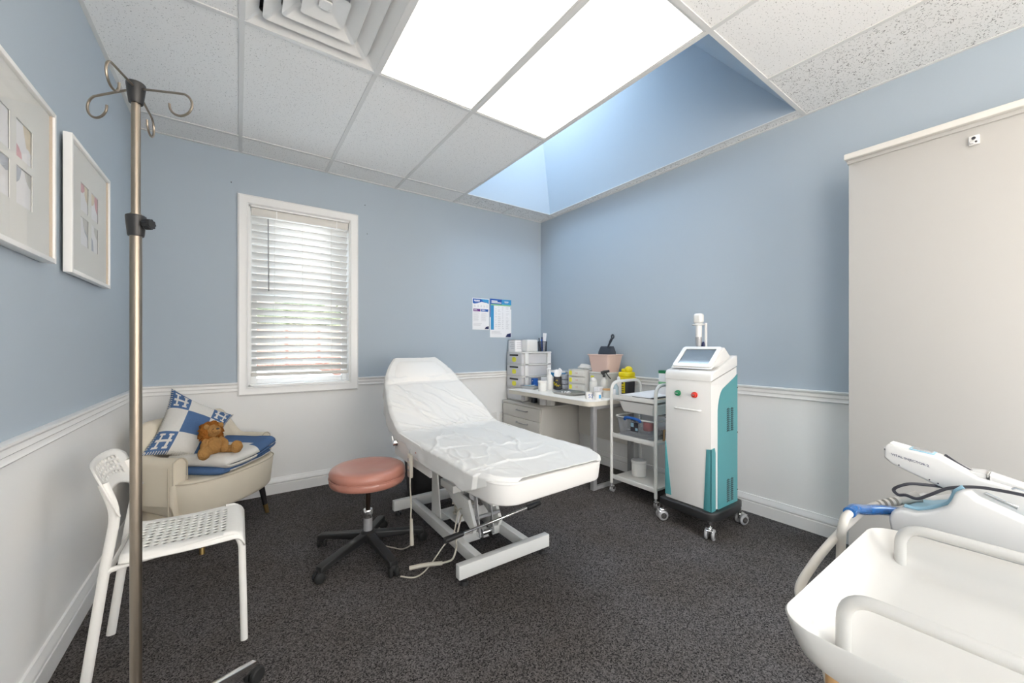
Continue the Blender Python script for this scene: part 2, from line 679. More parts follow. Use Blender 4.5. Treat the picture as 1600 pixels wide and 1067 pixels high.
# ================================================================== ROOM
XL, XR, YB, YF, H = -0.5705, 3.031, 3.695, -2.3, 2.706
RAIL = 0.916
GX, GY, T = 0.013, 3.415, 0.6096

bm = nb()
box(bm, (XL - .1, YF - .1, -0.1), (XR + .1, YB + .1, 0))
struct('floor', bm, M['carpet'])


def wall_box(bm, lo, hi, n):
    """wall slab split at the chair rail: index 0 blue above, 1 white below"""
    box(bm, (lo[0], lo[1], RAIL - .02), hi, mi=0)
    box(bm, lo, (hi[0], hi[1], RAIL - .02), mi=1)


TOPZ = H + 1.7
LY0, LY1, LZ0, LZ1 = -2.05, -.75, .30, 2.4
bm = nb()
wall_box(bm, (XL - .12, YF - .12, 0), (XL, LY0, H + .1), 0)
wall_box(bm, (XL - .12, LY1, 0), (XL, YB, H + .1), 0)
box(bm, (XL - .12, LY0, LZ1), (XL, LY1, H + .1))
box(bm, (XL - .12, LY0, 0), (XL, LY1, LZ0), mi=1)
struct('wall_left', bm, [M['blue'], M['wains']], 0)
bm = nb()
box(bm, (XL - .07, LY0, LZ0), (XL - .065, LY1, LZ1))
wl = struct('fill_window_left', bm, M['glass'], 0)  # unseen opening added behind the camera to brighten the right wall
bm = nb()
for k in range(3):
    yy = LY0 + (LY1 - LY0 - .05) * k / 2
    box(bm, (XL - .1, yy, LZ0), (XL - .03, yy + .05, LZ1))
obj('fill_window_frame', bm, M['trim'], wl)
bm = nb()
RY0, RY1 = -2.05, -.85
wall_box(bm, (XR, YF - .12, 0), (XR + .12, RY0, H + .1), 0)
wall_box(bm, (XR, RY1, 0), (XR + .12, YB, H + .1), 0)
box(bm, (XR, RY0, LZ1), (XR + .12, RY1, H + .1))
box(bm, (XR, RY0, 0), (XR + .12, RY1, LZ0), mi=1)
struct('wall_right', bm, [M['blue'], M['wains']], 0)
bm = nb()
box(bm, (XR + .065, RY0, LZ0), (XR + .07, RY1, LZ1))
wl = struct('fill_window_right', bm, M['glass'], 0)  # added out of view, brings fill light onto the left wall
bm = nb()
for k in range(3):
    yy = RY0 + (RY1 - RY0 - .05) * k / 2
    box(bm, (XR + .03, yy, LZ0), (XR + .1, yy + .05, LZ1))
obj('fill_window_frame', bm, M['trim'], wl)
# front wall (behind the camera) with a wide opening added to let in fill light
FX0, FX1, FZ0, FZ1 = .2, 2.2, .30, 2.4
bm = nb()
wall_box(bm, (XL, YF - .12, 0), (FX0, YF, H + .1), 0)
wall_box(bm, (FX1, YF - .12, 0), (XR, YF, H + .1), 0)
box(bm, (FX0, YF - .12, FZ1), (FX1, YF, H + .1))
box(bm, (FX0, YF - .12, 0), (FX1, YF, FZ0), mi=1)
struct('wall_front', bm, [M['blue'], M['wains']], 0)
bm = nb()
box(bm, (FX0, YF - .07, FZ0), (FX1, YF - .065, FZ1))
wf = struct('fill_window_front', bm, M['glass'], 0)
bm = nb()
for k in range(4):
    xx = FX0 + (FX1 - FX0 - .05) * k / 3
    box(bm, (xx, YF - .1, FZ0), (xx + .05, YF - .03, FZ1))
box(bm, (FX0, YF - .1, FZ0), (FX1, YF - .03, FZ0 + .05))
box(bm, (FX0, YF - .1, FZ1 - .05), (FX1, YF - .03, FZ1))
obj('fill_window_frame', bm, M['trim'], wf)
# back wall with the window hole
WX0, WX1, WZ0, WZ1 = 0.066, 0.822, 0.878, 2.310
bm = nb()
WT = 0.16
wall_box(bm, (XL - .12, YB, 0), (WX0, YB + WT, H + .1), 0)
wall_box(bm, (WX1, YB, 0), (XR + .12, YB + WT, H + .1), 0)
box(bm, (WX0, YB, WZ1), (WX1, YB + WT, H + .1))
box(bm, (WX0, YB, 0), (WX1, YB + WT, WZ0), mi=1)
struct('wall_back', bm, [M['blue'], M['wains']], 0)

# small picture-hook holes on the back wall
for x, z, lb in ((.95, 2.49, 'tiny dark nail in the blue wall right of the window top, the upper one'), (0.97, 2.23, 'tiny dark nail in the blue wall right of the window, the lower one'),
                 (-.045, 2.46, 'tiny dark nail in the blue wall left of the window top')):
    bm = nb()
    cyl(bm, (x, YB + .001, z), (x, YB - .002, z), .004, n=8)
    solo('wall_nail', bm, M['printdark'], lb, 'nail')

# ceiling tiles
xs = [XL, GX, GX + T, GX + 2 * T, GX + 3 * T, GX + 4 * T, XR]
ys = [YB, GY, GY - 2 * T, GY - 4 * T, GY - 6 * T, GY - 8 * T, YF]
SKX0, SKX1, SKY0, SKY1 = GX + 3 * T + .012, 2.93, GY - 4 * T + .012, GY - .012
DY0 = GY - 3 * T
bm = nb()
for i in range(6):
    for j in range(6):
        x0, x1, y1, y0 = xs[i], xs[i + 1], ys[j], ys[j + 1]
        if i in (2, 3) and j == 2:
            continue                       # light panels
        if i >= 4 and j in (1, 2):
            continue                       # skylight well
        mi = 1 if (i == 5 or (i == 4 and j == 0) or (i == 5 and j == 0)) else 0
        if i == 1 and j == 2:              # vent takes the far half of this cell
            box(bm, (x0, y0, H + .002), (x1, DY0, H + .02))
            continue
        box(bm, (x0, y0, H + .002), (x1, y1, H + .02), mi=mi)
box(bm, (SKX1, ys[3], H + .002), (XR, ys[1], H + .02), mi=1)
struct('ceiling', bm, [M['tile'], M['tile2']], 0)

# t-bar grid
bm = nb()
bw = .012


def barx(y, x0=XL, x1=XR):
    box(bm, (x0, y - bw, H - .003), (x1, y + bw, H + .0025))


def bary(x, y0=YF, y1=YB):
    box(bm, (x - bw, y0, H - .0028), (x + bw, y1, H + .0023))


for y in ys[1:6]:
    barx(y, XL, XR if y != ys[2] else ys and xs[4])
barx(DY0, GX, GX + T)
for x in xs[1:5]:
    bary(x, YF, YB) if x != xs[5] else None
bary(xs[5], YF, ys[3])
bary(xs[5], ys[1], YB)
bary(SKX1 + .004, ys[3], ys[1])
# wall angle
for (a, b) in (((XL, YB - .018, H - .003), (XR, YB, H + .002)), ((XL, YF, H - .003), (XL + .018, YB, H + .002)),
               ((XR - .018, YF, H - .003), (XR, YB, H + .002)), ((XL, YF, H - .003), (XR, YF + .018, H + .002))):
    box(bm, a, b)
struct('trim_1', bm, M['tbar'])

# skylight well: flared at the near end
ZT = H + 1.25
dz = ZT - H
b4 = [(SKX0, SKY0), (SKX1, SKY0), (SKX1, SKY1), (SKX0, SKY1)]
t4 = [(SKX0 - .02, SKY0 + .81 * dz), (SKX1 - .109 * dz, SKY0 + .81 * dz), (SKX1 - .109 * dz, SKY1 + .03), (SKX0 - .02, SKY1 + .03)]
bm = nb()
vb = [bm.verts.new((x, y, H + .003)) for x, y in b4]
vt = [bm.verts.new((x, y, ZT)) for x, y in t4]
for i in range(4):
    bm.faces.new([vb[i], vb[(i + 1) % 4], vt[(i + 1) % 4], vt[i]])
sw = struct('wall_skylight_well', bm, M['blue'], 0)
md = sw.modifiers.new('thick', 'SOLIDIFY'); md.thickness = 0.03; md.offset = 1.0
# ring roof deck round the well so no stray light falls on the tiles
bm = nb()
x0, x1, y0, y1 = t4[0][0], t4[1][0], t4[0][1], t4[2][1]
for a, b in (((x0 - .06, y0 - .06, ZT), (x0 + .03, y1 + .06, ZT + .07)), ((x1 - .03, y0 - .06, ZT), (x1 + .06, y1 + .06, ZT + .07)),
             ((x0, y0 - .06, ZT), (x1, y0 + .03, ZT + .07)), ((x0, y1 - .03, ZT), (x1, y1 + .06, ZT + .07))):
    box(bm, a, b)
struct('window_2', bm, M['vinyl'])
bm = nb()
grid(bm, lambda u, v: (x0 + (x1 - x0) * u, y0 + (y1 - y0) * v, ZT + .05 + .10 * (math.sin(PI * u) * math.sin(PI * v)) ** .5), 10, 10)
struct('window_3', bm, M['glass'])

# ceiling plenum lid (keeps daylight out above the tiles)
bm = nb()
zl = H + .14
box(bm, (XL - .12, YF - .12, zl), (SKX0 - .04, YB + .16, zl + .03))
box(bm, (SKX1 + .03, YF - .12, zl), (XR + .12, YB + .16, zl + .03))
box(bm, (SKX0 - .04, YF - .12, zl), (SKX1 + .03, SKY0 + .09, zl + .03))
box(bm, (SKX0 - .04, SKY1 + .03, zl), (SKX1 + .03, YB + .16, zl + .03))
struct('ceiling_deck', bm, M['tile'], 0)

# chair rail + baseboards (profiled)
rail_prof = [(0, -.072), (.010, -.072), (.014, -.066), (.010, -.058), (.010, -.046), (.016, -.040), (.014, -.030), (.013, -.022),
             (.020, -.012), (.026, -.010), (.026, -.002), (.020, 0), (0, 0)]
base_prof = [(0, 0), (.016, 0), (.016, .075), (.012, .079), (.012, .084), (.018, .090), (.017, .104), (.009, .118), (.008, .128), (0, .130)]


def mold(prof, z, wall, a, b):
    bm = nb()
    if wall == 'left':
        f = lambda o, zz, t: (XL + o, t, z + zz)
    elif wall == 'right':
        f = lambda o, zz, t: (XR - o, t, z + zz)
    elif wall == 'back':
        f = lambda o, zz, t: (t, YB - o, z + zz)
    else:
        f = lambda o, zz, t: (t, YF + o, z + zz)
    A = [bm.verts.new(f(o, q, a)) for o, q in prof]
    B = [bm.verts.new(f(o, q, b)) for o, q in prof]
    n = len(prof)
    for i in range(n):
        bm.faces.new([A[i], A[(i + 1) % n], B[(i + 1) % n], B[i]])
    bm.faces.new(A)
    bm.faces.new(B)
    return bm


struct('trim_2', mold(rail_prof, RAIL, 'left', LY1, YB), M['trim'], 30)
struct('trim_3', mold(rail_prof, RAIL, 'right', RY1, YB), M['trim'], 30)
bmr = mold(rail_prof, RAIL, 'back', XL, -.006)
t_ = mold(rail_prof, RAIL, 'back', .888, XR)
merge(bmr, t_)
struct('trim_4', bmr, M['trim'], 30)
struct('baseboard_left', mold(base_prof, 0, 'left', YF, YB), M['trim'], 30)
struct('baseboard_right', mold(base_prof, 0, 'right', YF, YB), M['trim'], 30)
struct('baseboard_back', mold(base_prof, 0, 'back', XL, XR), M['trim'], 30)
struct('baseboard_front', mold(base_prof, 0, 'front', XL, XR), M['trim'], 30)


# ------------------------------------------------------------------ ceiling lights
def light_panel(x0, x1, label):
    y0, y1 = ys[3], ys[2]
    t = thing('ceiling_light', label, 'ceiling light', ((x0 + x1) / 2, (y0 + y1) / 2, H), 0)
    bm = nb()
    for a, b in (((x0 + .012, y0 + .012, H - .001), (x0 + .022, y1 - .012, H + .05)), ((x1 - .022, y0 + .012, H - .001), (x1 - .012, y1 - .012, H + .05)),
                 ((x0 + .022, y0 + .012, H - .001), (x1 - .022, y0 + .022, H + .05)), ((x0 + .022, y1 - .022, H - .001), (x1 - .022, y1 - .012, H + .05))):
        box(bm, a, b)
    obj('frame', bm, M['tbar'], t)
    bm = nb()
    box(bm, (x0 + .020, y0 + .020, H + .001), (x1 - .020, y1 - .020, H + .006))
    obj('diffuser', bm, M['panel'], t)
    return t


light_panel(xs[2], xs[3], 'glowing white ceiling light panel beside the square air vent')
light_panel(xs[3], xs[4], 'glowing white ceiling light panel beside the skylight opening')

# ------------------------------------------------------------------ square diffuser vent
vx0, vx1, vy0, vy1 = GX + .013, GX + T - .013, DY0 + .013, GY - 2 * T - .013
cx_, cy_ = (vx0 + vx1) / 2, (vy0 + vy1) / 2
t = thing('ceiling_vent', 'square white ceiling air vent with nested louvres', 'air vent', (cx_, cy_, H))
hw = (vx1 - vx0) / 2


def sqring(bm, w0, z0, w1, z1, r0=.012, r1=.012, th=.003):
    """a sloped square louvre between half-widths w0 (low) and w1 (high)"""
    A = rrect(cx_, cy_, 2 * w0, 2 * w0, r0, 4)
    B = rrect(cx_, cy_, 2 * w1, 2 * w1, r1, 4)
    a = [bm.verts.new((p[0], p[1], z0)) for p in A]
    b = [bm.verts.new((p[0], p[1], z1)) for p in B]
    c = [bm.verts.new((p[0], p[1], z1 + th)) for p in B]
    A2 = rrect(cx_, cy_, 2 * w0 + th, 2 * w0 + th, r0, 4)
    d = [bm.verts.new((p[0], p[1], z0 + .001)) for p in A2]
    n = len(a)
    for i in range(n):
        j = (i + 1) % n
        bm.faces.new([a[i], a[j], b[j], b[i]])
        bm.faces.new([b[i], b[j], c[j], c[i]])
        bm.faces.new([c[i], c[j], d[j], d[i]])
        bm.faces.new([d[i], d[j], a[j], a[i]])


bm = nb()
sqring(bm, hw, H - .002, hw - .052, H + .032, .004, .02)
obj('vent_frame', bm, M['vent'], t, smooth=50)
for w0, w1, zo in ((.226, .160, 0), (.157, .092, .0)):
    bm = nb()
    sqring(bm, w0, H - .004, w1, H + .036, .018, .02)
    # top flange
    obj('louvre', bm, M['vent'], t, smooth=50)
bm = nb()
A = rrect(cx_, cy_, .180, .180, .014, 4)
B = rrect(cx_, cy_, .016, .016, .004, 4)
a = [bm.verts.new((p[0], p[1], H - .004)) for p in A]
b = [bm.verts.new((p[0], p[1], H + .022)) for p in B]
for i in range(len(a)):
    j = (i + 1) % len(a)
    bm.faces.new([a[i], a[j], b[j], b[i]])
bm.faces.new(b)
obj('centre_cone', bm, M['vent'], t, smooth=50)
bm = nb()
prism(bm, rrect(cx_, cy_, .052, .052, .010, 4), H + .004, H + .010, mtx=None)
for sx in (-1, 1):
    for sy in (-1, 1):
        cyl(bm, (cx_ + sx * .018, cy_ + sy * .018, H + .002), (cx_ + sx * .018, cy_ + sy * .018, H + .006), .003, n=8)
obj('mounting_plate', bm, M['vent'], t)
bm = nb()
box(bm, (vx0, vy0, H + .09), (vx1, vy1, H + .095))
for a, b in (((vx0, vy0, H + .01), (vx0 + .003, vy1, H + .09)), ((vx1 - .003, vy0, H + .01), (vx1, vy1, H + .09)),
             ((vx0, vy0, H + .01), (vx1, vy0 + .003, H + .09)), ((vx0, vy1 - .003, H + .01), (vx1, vy1, H + .09))):
    box(bm, a, b)
obj('duct_box', bm, M['gray'], t)

# ------------------------------------------------------------------ window
bm = nb()
CX0, CX1, CZ0, CZ1 = -.006, .888, .808, 2.384
prof_c = [(0, 0), (0, .014), (.012, .022), (.050, .016), (.062, .020), (.070, .012), (.072, 0)]   # (distance from outer edge, projection)


def casing_ring(bm, off, proj):
    return [bm.verts.new((x, YB - proj, z)) for x, z in ((CX0 + off, CZ0 + off), (CX1 - off, CZ0 + off), (CX1 - off, CZ1 - off), (CX0 + off, CZ1 - off))]


rings = [casing_ring(bm, o, p) for o, p in prof_c]
for a, b in zip(rings[:-1], rings[1:]):
    for i in range(4):
        bm.faces.new([a[i], a[(i + 1) % 4], b[(i + 1) % 4], b[i]])
# jamb liner
for a, b in (((WX0 - .002, YB - .005, WZ0), (WX0 + .012, YB + WT, WZ1)), ((WX1 - .012, YB - .005, WZ0), (WX1 + .002, YB + WT, WZ1)),
             ((WX0, YB - .005, WZ1 - .012), (WX1, YB + WT, WZ1 + .002)), ((WX0, YB - .005, WZ0 - .002), (WX1, YB + WT, WZ0 + .012))):
    box(bm, a, b)
win = struct('window_1', bm, M['trim'], 30)
# sashes
bm = nb()
ZM = 1.60
for (z0, z1, yy) in ((ZM - .02, WZ1 - .012, YB + .105), (WZ0 + .012, ZM + .02, YB + .075)):
    fw = .045
    for a, b in (((WX0 + .012, yy, z0), (WX0 + .012 + fw, yy + .03, z1)), ((WX1 - .012 - fw, yy, z0), (WX1 - .012, yy + .03, z1)),
                 ((WX0 + .012 + fw, yy, z1 - fw), (WX1 - .012 - fw, yy + .03, z1)), ((WX0 + .012 + fw, yy, z0), (WX1 - .012 - fw, yy + .03, z0 + fw))):
        box(bm, a, b, .004)
s = obj('window_sash', bm, M['vinyl'], win)
bm = nb()
box(bm, (WX0 + .05, YB + .118, ZM), (WX1 - .05, YB + .122, WZ1 - .05))
box(bm, (WX0 + .05, YB + .088, WZ0 + .05), (WX1 - .05, YB + .092, ZM))
obj('pane', bm, M['glass'], win)

# blind
t = thing('window_blind', 'white horizontal slat blind hanging in the sash window', 'blind', ((WX0 + WX1) / 2, YB + .03, WZ0))
bx0, bx1 = WX0 + .016, WX1 - .016
yb_ = YB + .032
bm = nb(); box(bm, (bx0, yb_ - .03, WZ1 - .075), (bx1, yb_ + .02, WZ1 - .013), .006); obj('head_rail', bm, M['beigeslat'], t)
for x in (bx0 + .17, bx1 - .10):
    bm = nb()
    box(bm, (x, yb_ - .033, WZ1 - .078), (x + .008, yb_ - .029, WZ1 - .012), .001)
    obj('rail_clip', bm, M['vinyl'], t)
zt0, zb0 = WZ1 - .105, WZ0 + .100
ns = 22
sl0 = None
a = math.radians(38)
for k in range(ns):
    z = zb0 + .04 + (zt0 - zb0 - .04) * k / (ns - 1)
    bm = nb()
    w2 = .033

    def sf(u, v, z=z):
        s_ = (v - .5) * 2
        crown = .004 * (1 - s_ * s_)
        # room side edge higher
        return (bx0 + .004 + (bx1 - bx0 - .008) * u, yb_ + s_ * w2 * math.cos(a) + crown * math.sin(a), z - s_ * w2 * math.sin(a) + crown * math.cos(a))
    grid(bm, sf, 1, 6)
    o = obj('slat', bm, M['slat'], t)
    md = o.modifiers.new('thick', 'SOLIDIFY'); md.thickness = .003
bm = nb(); box(bm, (bx0, yb_ - .025, zb0 - .022), (bx1, yb_ + .025, zb0 + .004), .005)
obj('bottom_rail', bm, M['beigeslat'], t)
bm = nb(); cyl(bm, (bx0 + .115, yb_ - .038, WZ1 - .09), (bx0 + .118, yb_ - .040, 1.64), .0045, n=8)
obj('tilt_wand', bm, M['gray'], t)
for x in (bx0 + .16, (bx0 + bx1) / 2, bx1 - .14):
    bm = nb()
    cyl(bm, (x, yb_ - .027, zb0), (x, yb_ - .027, zt0 + .03), .0010, n=6)
    cyl(bm, (x, yb_ + .027, zb0), (x, yb_ + .027, zt0 + .03), .0010, n=6)
    obj('ladder_cord', bm, M['beigeslat'], t)

# ------------------------------------------------------------------ outside
bm = nb(); box(bm, (-14, YB + .3, -1.1), (20, 40, -1.0)); tag(obj('ground', bm, M['asphalt'], None), kind='structure')
bm = nb()
box(bm, (-8, 12.0, -1), (9, 12.3, 1.55))
box(bm, (-8, 11.95, 1.55), (9, 12.35, 1.65))
solo('brick_wall', bm, [M['brick']], 'low red brick wall outside, seen between the lower blind slats', 'wall')
bm = nb()
for k in range(60):
    ball(bm, (-6 + k * .22, 13.2 + random.uniform(-.3, .3), 1.8 + random.uniform(-.3, .35)), .45, n=8, lump=.5, lscale=6)
solo('hedge', bm, M['leaf'], 'green hedge outside behind the brick wall', 'hedge')
t = thing('parked_car', 'white car parked outside, glimpsed through the lowest blind slats', 'car', (1.2, 9.6, -1))
bm = nb()
prism(bm, [(-1.1, -.72), (3.4, -.72), (3.45, -.2), (3.1, .05), (2.3, .12), (1.6, .62), (.1, .65), (-.7, .15), (-1.15, .0)], 8.8, 10.5, axis='y', bev=.05)
obj('car_body', bm, M['whitegloss'], t)
bm = nb()
prism(bm, [(-.45, .18), (2.1, .17), (1.5, .56), (.15, .58)], 8.78, 8.80, axis='y')
obj('car_window', bm, M['dark'], t)
for x in (-.3, 2.5):
    bm = nb(); cyl(bm, (x, 8.78, -.68), (x, 9.0, -.68), .32, n=24); obj('wheel', bm, M['rubber'], t)
t = thing('neighbouring_house', 'pale grey house with a red roof edge outside the upper blind', 'house', (-6, 20, -1))
bm = nb(); box(bm, (-13, 19, -1), (-1.2, 24, 6.2)); obj('house_wall', bm, M['siding'], t)
bm = nb(); prism(bm, [(18.5, 6.1), (24.5, 6.1), (21.5, 8.2)], -13.4, -.9, axis='x'); obj('roof', bm, M['roof'], t)
for x in (-9.5, -6, -2.9):
    bm = nb(); box(bm, (x, 18.95, 3.2), (x + 1.1, 19.02, 4.8)); obj('house_window', bm, M['dark'], t)

# ================================================================== PICTURES ON THE LEFT WALL
def picture(y0, y1, z0, z1, label, seed, depth=.034, gap=.004):
    t = thing('picture_frame', label, 'picture', (XL, (y0 + y1) / 2, z0))
    xw, xf = XL + gap, XL + gap + depth
    fw = .016
    bm = nb()
    for a, b in (((xw, y0, z0), (xf, y0 + fw, z1)), ((xw, y1 - fw, z0), (xf, y1, z1)),
                 ((xw, y0 + fw, z0), (xf, y1 - fw, z0 + fw)), ((xw, y0 + fw, z1 - fw), (xf, y1 - fw, z1))):
        box(bm, a, b, .0012)
    obj('frame', bm, M['vinyl'], t)
    li = .005
    for a, b in (((xw + .004, y0 + fw, z0 + fw), (xf - .006, y0 + fw + li, z1 - fw)), ((xw + .004, y1 - fw - li, z0 + fw), (xf - .006, y1 - fw, z1 - fw))):
        bm = nb()
        box(bm, a, b)
        obj('inner_lip', bm, M['woodlip'], t)
    # mat board with four windows
    yc, zc = (y0 + y1) / 2, (z0 + z1) / 2
    W, Hh = y1 - y0, z1 - z0
    pw, ph = W * .19, Hh * .215
    gy, gz = W * .035, Hh * .025
    rects = []
    for sy in (-1, 1):
        for sz in (-1, 1):
            ya, yb = sorted((yc + sy * gy, yc + sy * (gy + pw)))
            za, zb = sorted((zc + sz * gz, zc + sz * (gz + ph)))
            rects.append((ya, yb, za, zb))
    bm = nb()
    xm = xf - .012
    ysb = sorted({y0 + fw, y1 - fw} | {r[0] for r in rects} | {r[1] for r in rects})
    zsb = sorted({z0 + fw, z1 - fw} | {r[2] for r in rects} | {r[3] for r in rects})
    for i in range(len(ysb) - 1):
        for j in range(len(zsb) - 1):
            cy2, cz2 = (ysb[i] + ysb[i + 1]) / 2, (zsb[j] + zsb[j + 1]) / 2
            if any(r[0] < cy2 < r[1] and r[2] < cz2 < r[3] for r in rects):
                continue
            box(bm, (xm - .002, ysb[i], zsb[j]), (xm, ysb[i + 1], zsb[j + 1]))
    obj('mat_board', bm, M['matboard'], t)
    rnd = random.Random(seed)
    pal = [M['artpink'], M['artblue'], M['artochre'], M['artgrey']]
    for k, (ya, yb, za, zb) in enumerate(rects):
        bm = nb()
        box(bm, (xm - .006, ya - .003, za - .003), (xm - .004, yb + .003, zb + .003))
        # an abstract watercolour blot or two
        for q in range(2):
            m_i = 1 + (k + q * 2 + seed) % 4
            cy3, cz3 = rnd.choice((ya, yb)), rnd.choice((za, zb))
            n = 14
            ra = rnd.uniform(.35, .65) * (yb - ya)
            rb = rnd.uniform(.3, .7) * (zb - za)
            poly = [(min(yb, max(ya, cy3 + ra * math.cos(2 * PI * i / n) * rnd.uniform(.85, 1.1))),
                     min(zb, max(za, cz3 + rb * math.sin(2 * PI * i / n) * rnd.uniform(.85, 1.1)))) for i in range(n)]
            vs = [bm.verts.new((xm - .0037 + q * .0001, p[0], p[1])) for p in poly]
            bmesh.ops.remove_doubles(bm, verts=vs, dist=1e-6)
            vs = [v for v in vs if v.is_valid]
            try:
                f = bm.faces.new(vs)
                f.material_index = m_i
            except ValueError:
                pass
        obj('watercolour_print', bm, [M['paper']] + pal, t, smooth=0)
    bm = nb()
    box(bm, (xf - .006, y0 + fw, z0 + fw), (xf - .0045, y1 - fw, z1 - fw))
    obj('glazing', bm, M['frameglass'], t)
    bm = nb()
    box(bm, (xw - .001, y0 + fw, z0 + fw), (xw + .003, y1 - fw, z1 - fw))
    obj('backing_board', bm, M['blackleg'], t)
    return t


M['artpink'] = mat('watercolour_pink', (0.70, 0.42, 0.46), 0.8, var=.3, vscale=30)
M['artblue'] = mat('watercolour_blue', (0.46, 0.50, 0.57), 0.8, var=.3, vscale=30)
M['artochre'] = mat('watercolour_ochre', (0.78, 0.70, 0.56), 0.8, var=.2, vscale=30)
M['artgrey'] = mat('watercolour_grey', (0.62, 0.62, 0.60), 0.8, var=.2, vscale=30)
picture(1.50, 2.08, 1.492, 2.025, 'large white framed picture cut off by the left photo edge', 3)
picture(2.25, 2.81, 1.49, 2.04, 'white framed picture of four small watercolours nearest the window wall', 5, gap=.010, depth=.026)

# ================================================================== POSTERS
def poster(x0, x1, z0, z1, label, style, off=0.0):
    t = thing('wall_poster', label, 'poster', ((x0 + x1) / 2, YB, z0))
    y = YB - .0015 - off
    W, Hh = x1 - x0, z1 - z0
    bm = nb(); box(bm, (x0, y - .0008, z0), (x1, y, z1)); obj('sheet', bm, M['paper'], t)

    def P(u, v):
        return (x0 + u * W, z1 - v * Hh)
    bm = nb()
    ms = [M['printblue'], M['printcyan'], M['printpurple'], M['printgreen'], M['printgray'], M['paper'], M['navy']]
    lv = [0]

    def poly(pts, mi):
        lv[0] += 1
        yy = y - .0009 - .00004 * lv[0]
        f = bm.faces.new([bm.verts.new((*[P(*p)[0]], yy, P(*p)[1])) for p in pts])
        f.material_index = mi

    def R(u0, v0, u1, v1, mi):
        poly([(u0, v0), (u1, v0), (u1, v1), (u0, v1)], mi)
    rn = random.Random(style)
    if style == 1:
        poly([(.02, .02), (.98, .02), (.98, .13), (.75, .13), (.55, .11), (.3, .16), (.1, .18), (.02, .16)], 0)
        poly([(.5, .02), (.98, .02), (.98, .17), (.82, .12), (.68, .11)], 1)
        poly([(.72, .98), (.98, .98), (.98, .88), (.80, .91)], 6)
        for k, u in enumerate((.1, .3, .48, .66, .84)):
            for q in range(3):
                R(u, .22 + q * .025, u + rn.uniform(.05, .10), .232 + q * .025, 4)
        R(.05, .34, .47, .42, 2)
        R(.51, .34, .95, .42, 0)
        R(.09, .36, .25, .372, 5); R(.55, .36, .72, .372, 5); R(.09, .385, .3, .395, 5); R(.55, .385, .78, .395, 5)
        for k in range(9):
            R(.06, .46 + k * .032, .06 + rn.uniform(.25, .38), .468 + k * .032, 4)
            R(.52, .46 + k * .032, .52 + rn.uniform(.25, .38), .468 + k * .032, 4)
        for k in range(3):
            R(.06, .80 + k * .03, .06 + rn.uniform(.4, .6), .808 + k * .03, 4)
        for q in range(5):
            R(.09 + q * .07, .055, .145 + q * .07, .095, 5)
        R(.12, .11, .42, .12, 5)
    else:
        R(0, .0, 1, .15, 0)
        R(.55, .0, 1, .15, 1)
        R(0, .15, .035, .48, 0)
        R(.04, .135, 1, .17, 3)
        R(.04, .17, .18, .80, 1)
        R(.95, .15, 1, .25, 4)
        poly([(.72, .99), (.98, .99), (.98, .88), (.80, .91)], 6)
        for k in range(12):
            v = .2 + k * .05
            for u, w in ((.23, .09), (.36, .15), (.56, .08), (.74, .18)):
                for q in range(2):
                    if rn.random() < .8:
                        R(u, v + q * .018, u + w * rn.uniform(.5, 1), v + q * .018 + .007, 4)
        for k in range(3):
            R(.06, .84 + k * .03, .06 + rn.uniform(.4, .6), .848 + k * .03, 4)
        R(.06, .045, .34, .072, 5); R(.06, .085, .52, .108, 5); R(.66, .05, .86, .068, 5); R(.68, .08, .84, .088, 5)
    obj('printing', bm, ms, t, smooth=0)


poster(2.074, 2.285, 1.378, 1.722, 'white leaflet poster with a blue wave header, left of the pair', 1)
poster(2.295, 2.585, 1.296, 1.728, 'larger white chart poster with blue column, right of the pair', 2, .002)


def outlet(x0, x1, z0, z1, label, holes):
    t = thing('wall_outlet', label, 'outlet', ((x0 + x1) / 2, YB, z0))
    bm = nb(); box(bm, (x0, YB - .007, z0), (x1, YB, z1), .003); obj('cover_plate', bm, M['whitegloss'], t)
    if holes:
        for zz in (z0 + .038, z1 - .038):
            bm = nb()
            cyl(bm, ((x0 + x1) / 2, YB - .009, zz), ((x0 + x1) / 2, YB - .006, zz), .016, n=20)
            box(bm, ((x0 + x1) / 2 - .007, YB - .0095, zz - .005), ((x0 + x1) / 2 - .005, YB - .0085, zz + .006), mi=1)
            box(bm, ((x0 + x1) / 2 + .005, YB - .0095, zz - .005), ((x0 + x1) / 2 + .007, YB - .0085, zz + .006), mi=1)
            obj('socket', bm, [M['whitegloss'], M['printdark']], t)
    else:
        bm = nb(); box(bm, ((x0 + x1) / 2 - .016, YB - .010, z0 + .026), ((x0 + x1) / 2 + .016, YB - .006, z1 - .026), .002)
        obj('insert', bm, M['whitegloss'], t)


outlet(2.305, 2.385, .33, .45, 'white wall plate nearer the treatment bed, left of two', False)
outlet(2.425, 2.505, .33, .45, 'white wall plate nearer the desk drawers, right of two', True)

# ================================================================== IV POLE
PX, PY = -.226, 1.443
t = thing('iv_pole', 'tall brushed steel drip stand with four hooks in the left foreground', 'drip stand', (PX, PY, 0))
bm = nb(); cyl(bm, (PX, PY, .15), (PX, PY, 1.555), .0127, n=32); obj('lower_tube', bm, M['steel'], t)
bm = nb(); cyl(bm, (PX, PY, 1.50), (PX, PY, 1.888), .0098, n=32); obj('upper_tube', bm, M['steel'], t)
bm = nb()
lathe(bm, [(0, 0), (.0145, 0), (.0155, .003), (.0205, .046), (.0205, .052), (.018, .055), (0, .055)], (PX, PY, 1.853), 28)
obj('hook_hub', bm, M['black'], t)
bm = nb()
lathe(bm, [(.0127, 0), (.0165, 0), (.0175, .003), (.0215, .048), (.0215, .054), (.019, .056), (.0098, .056)], (PX, PY, 1.495), 28)
obj('clamp_collar', bm, M['black'], t)
cr = Vector((math.cos(TH), -math.sin(TH), 0))      # towards photo right
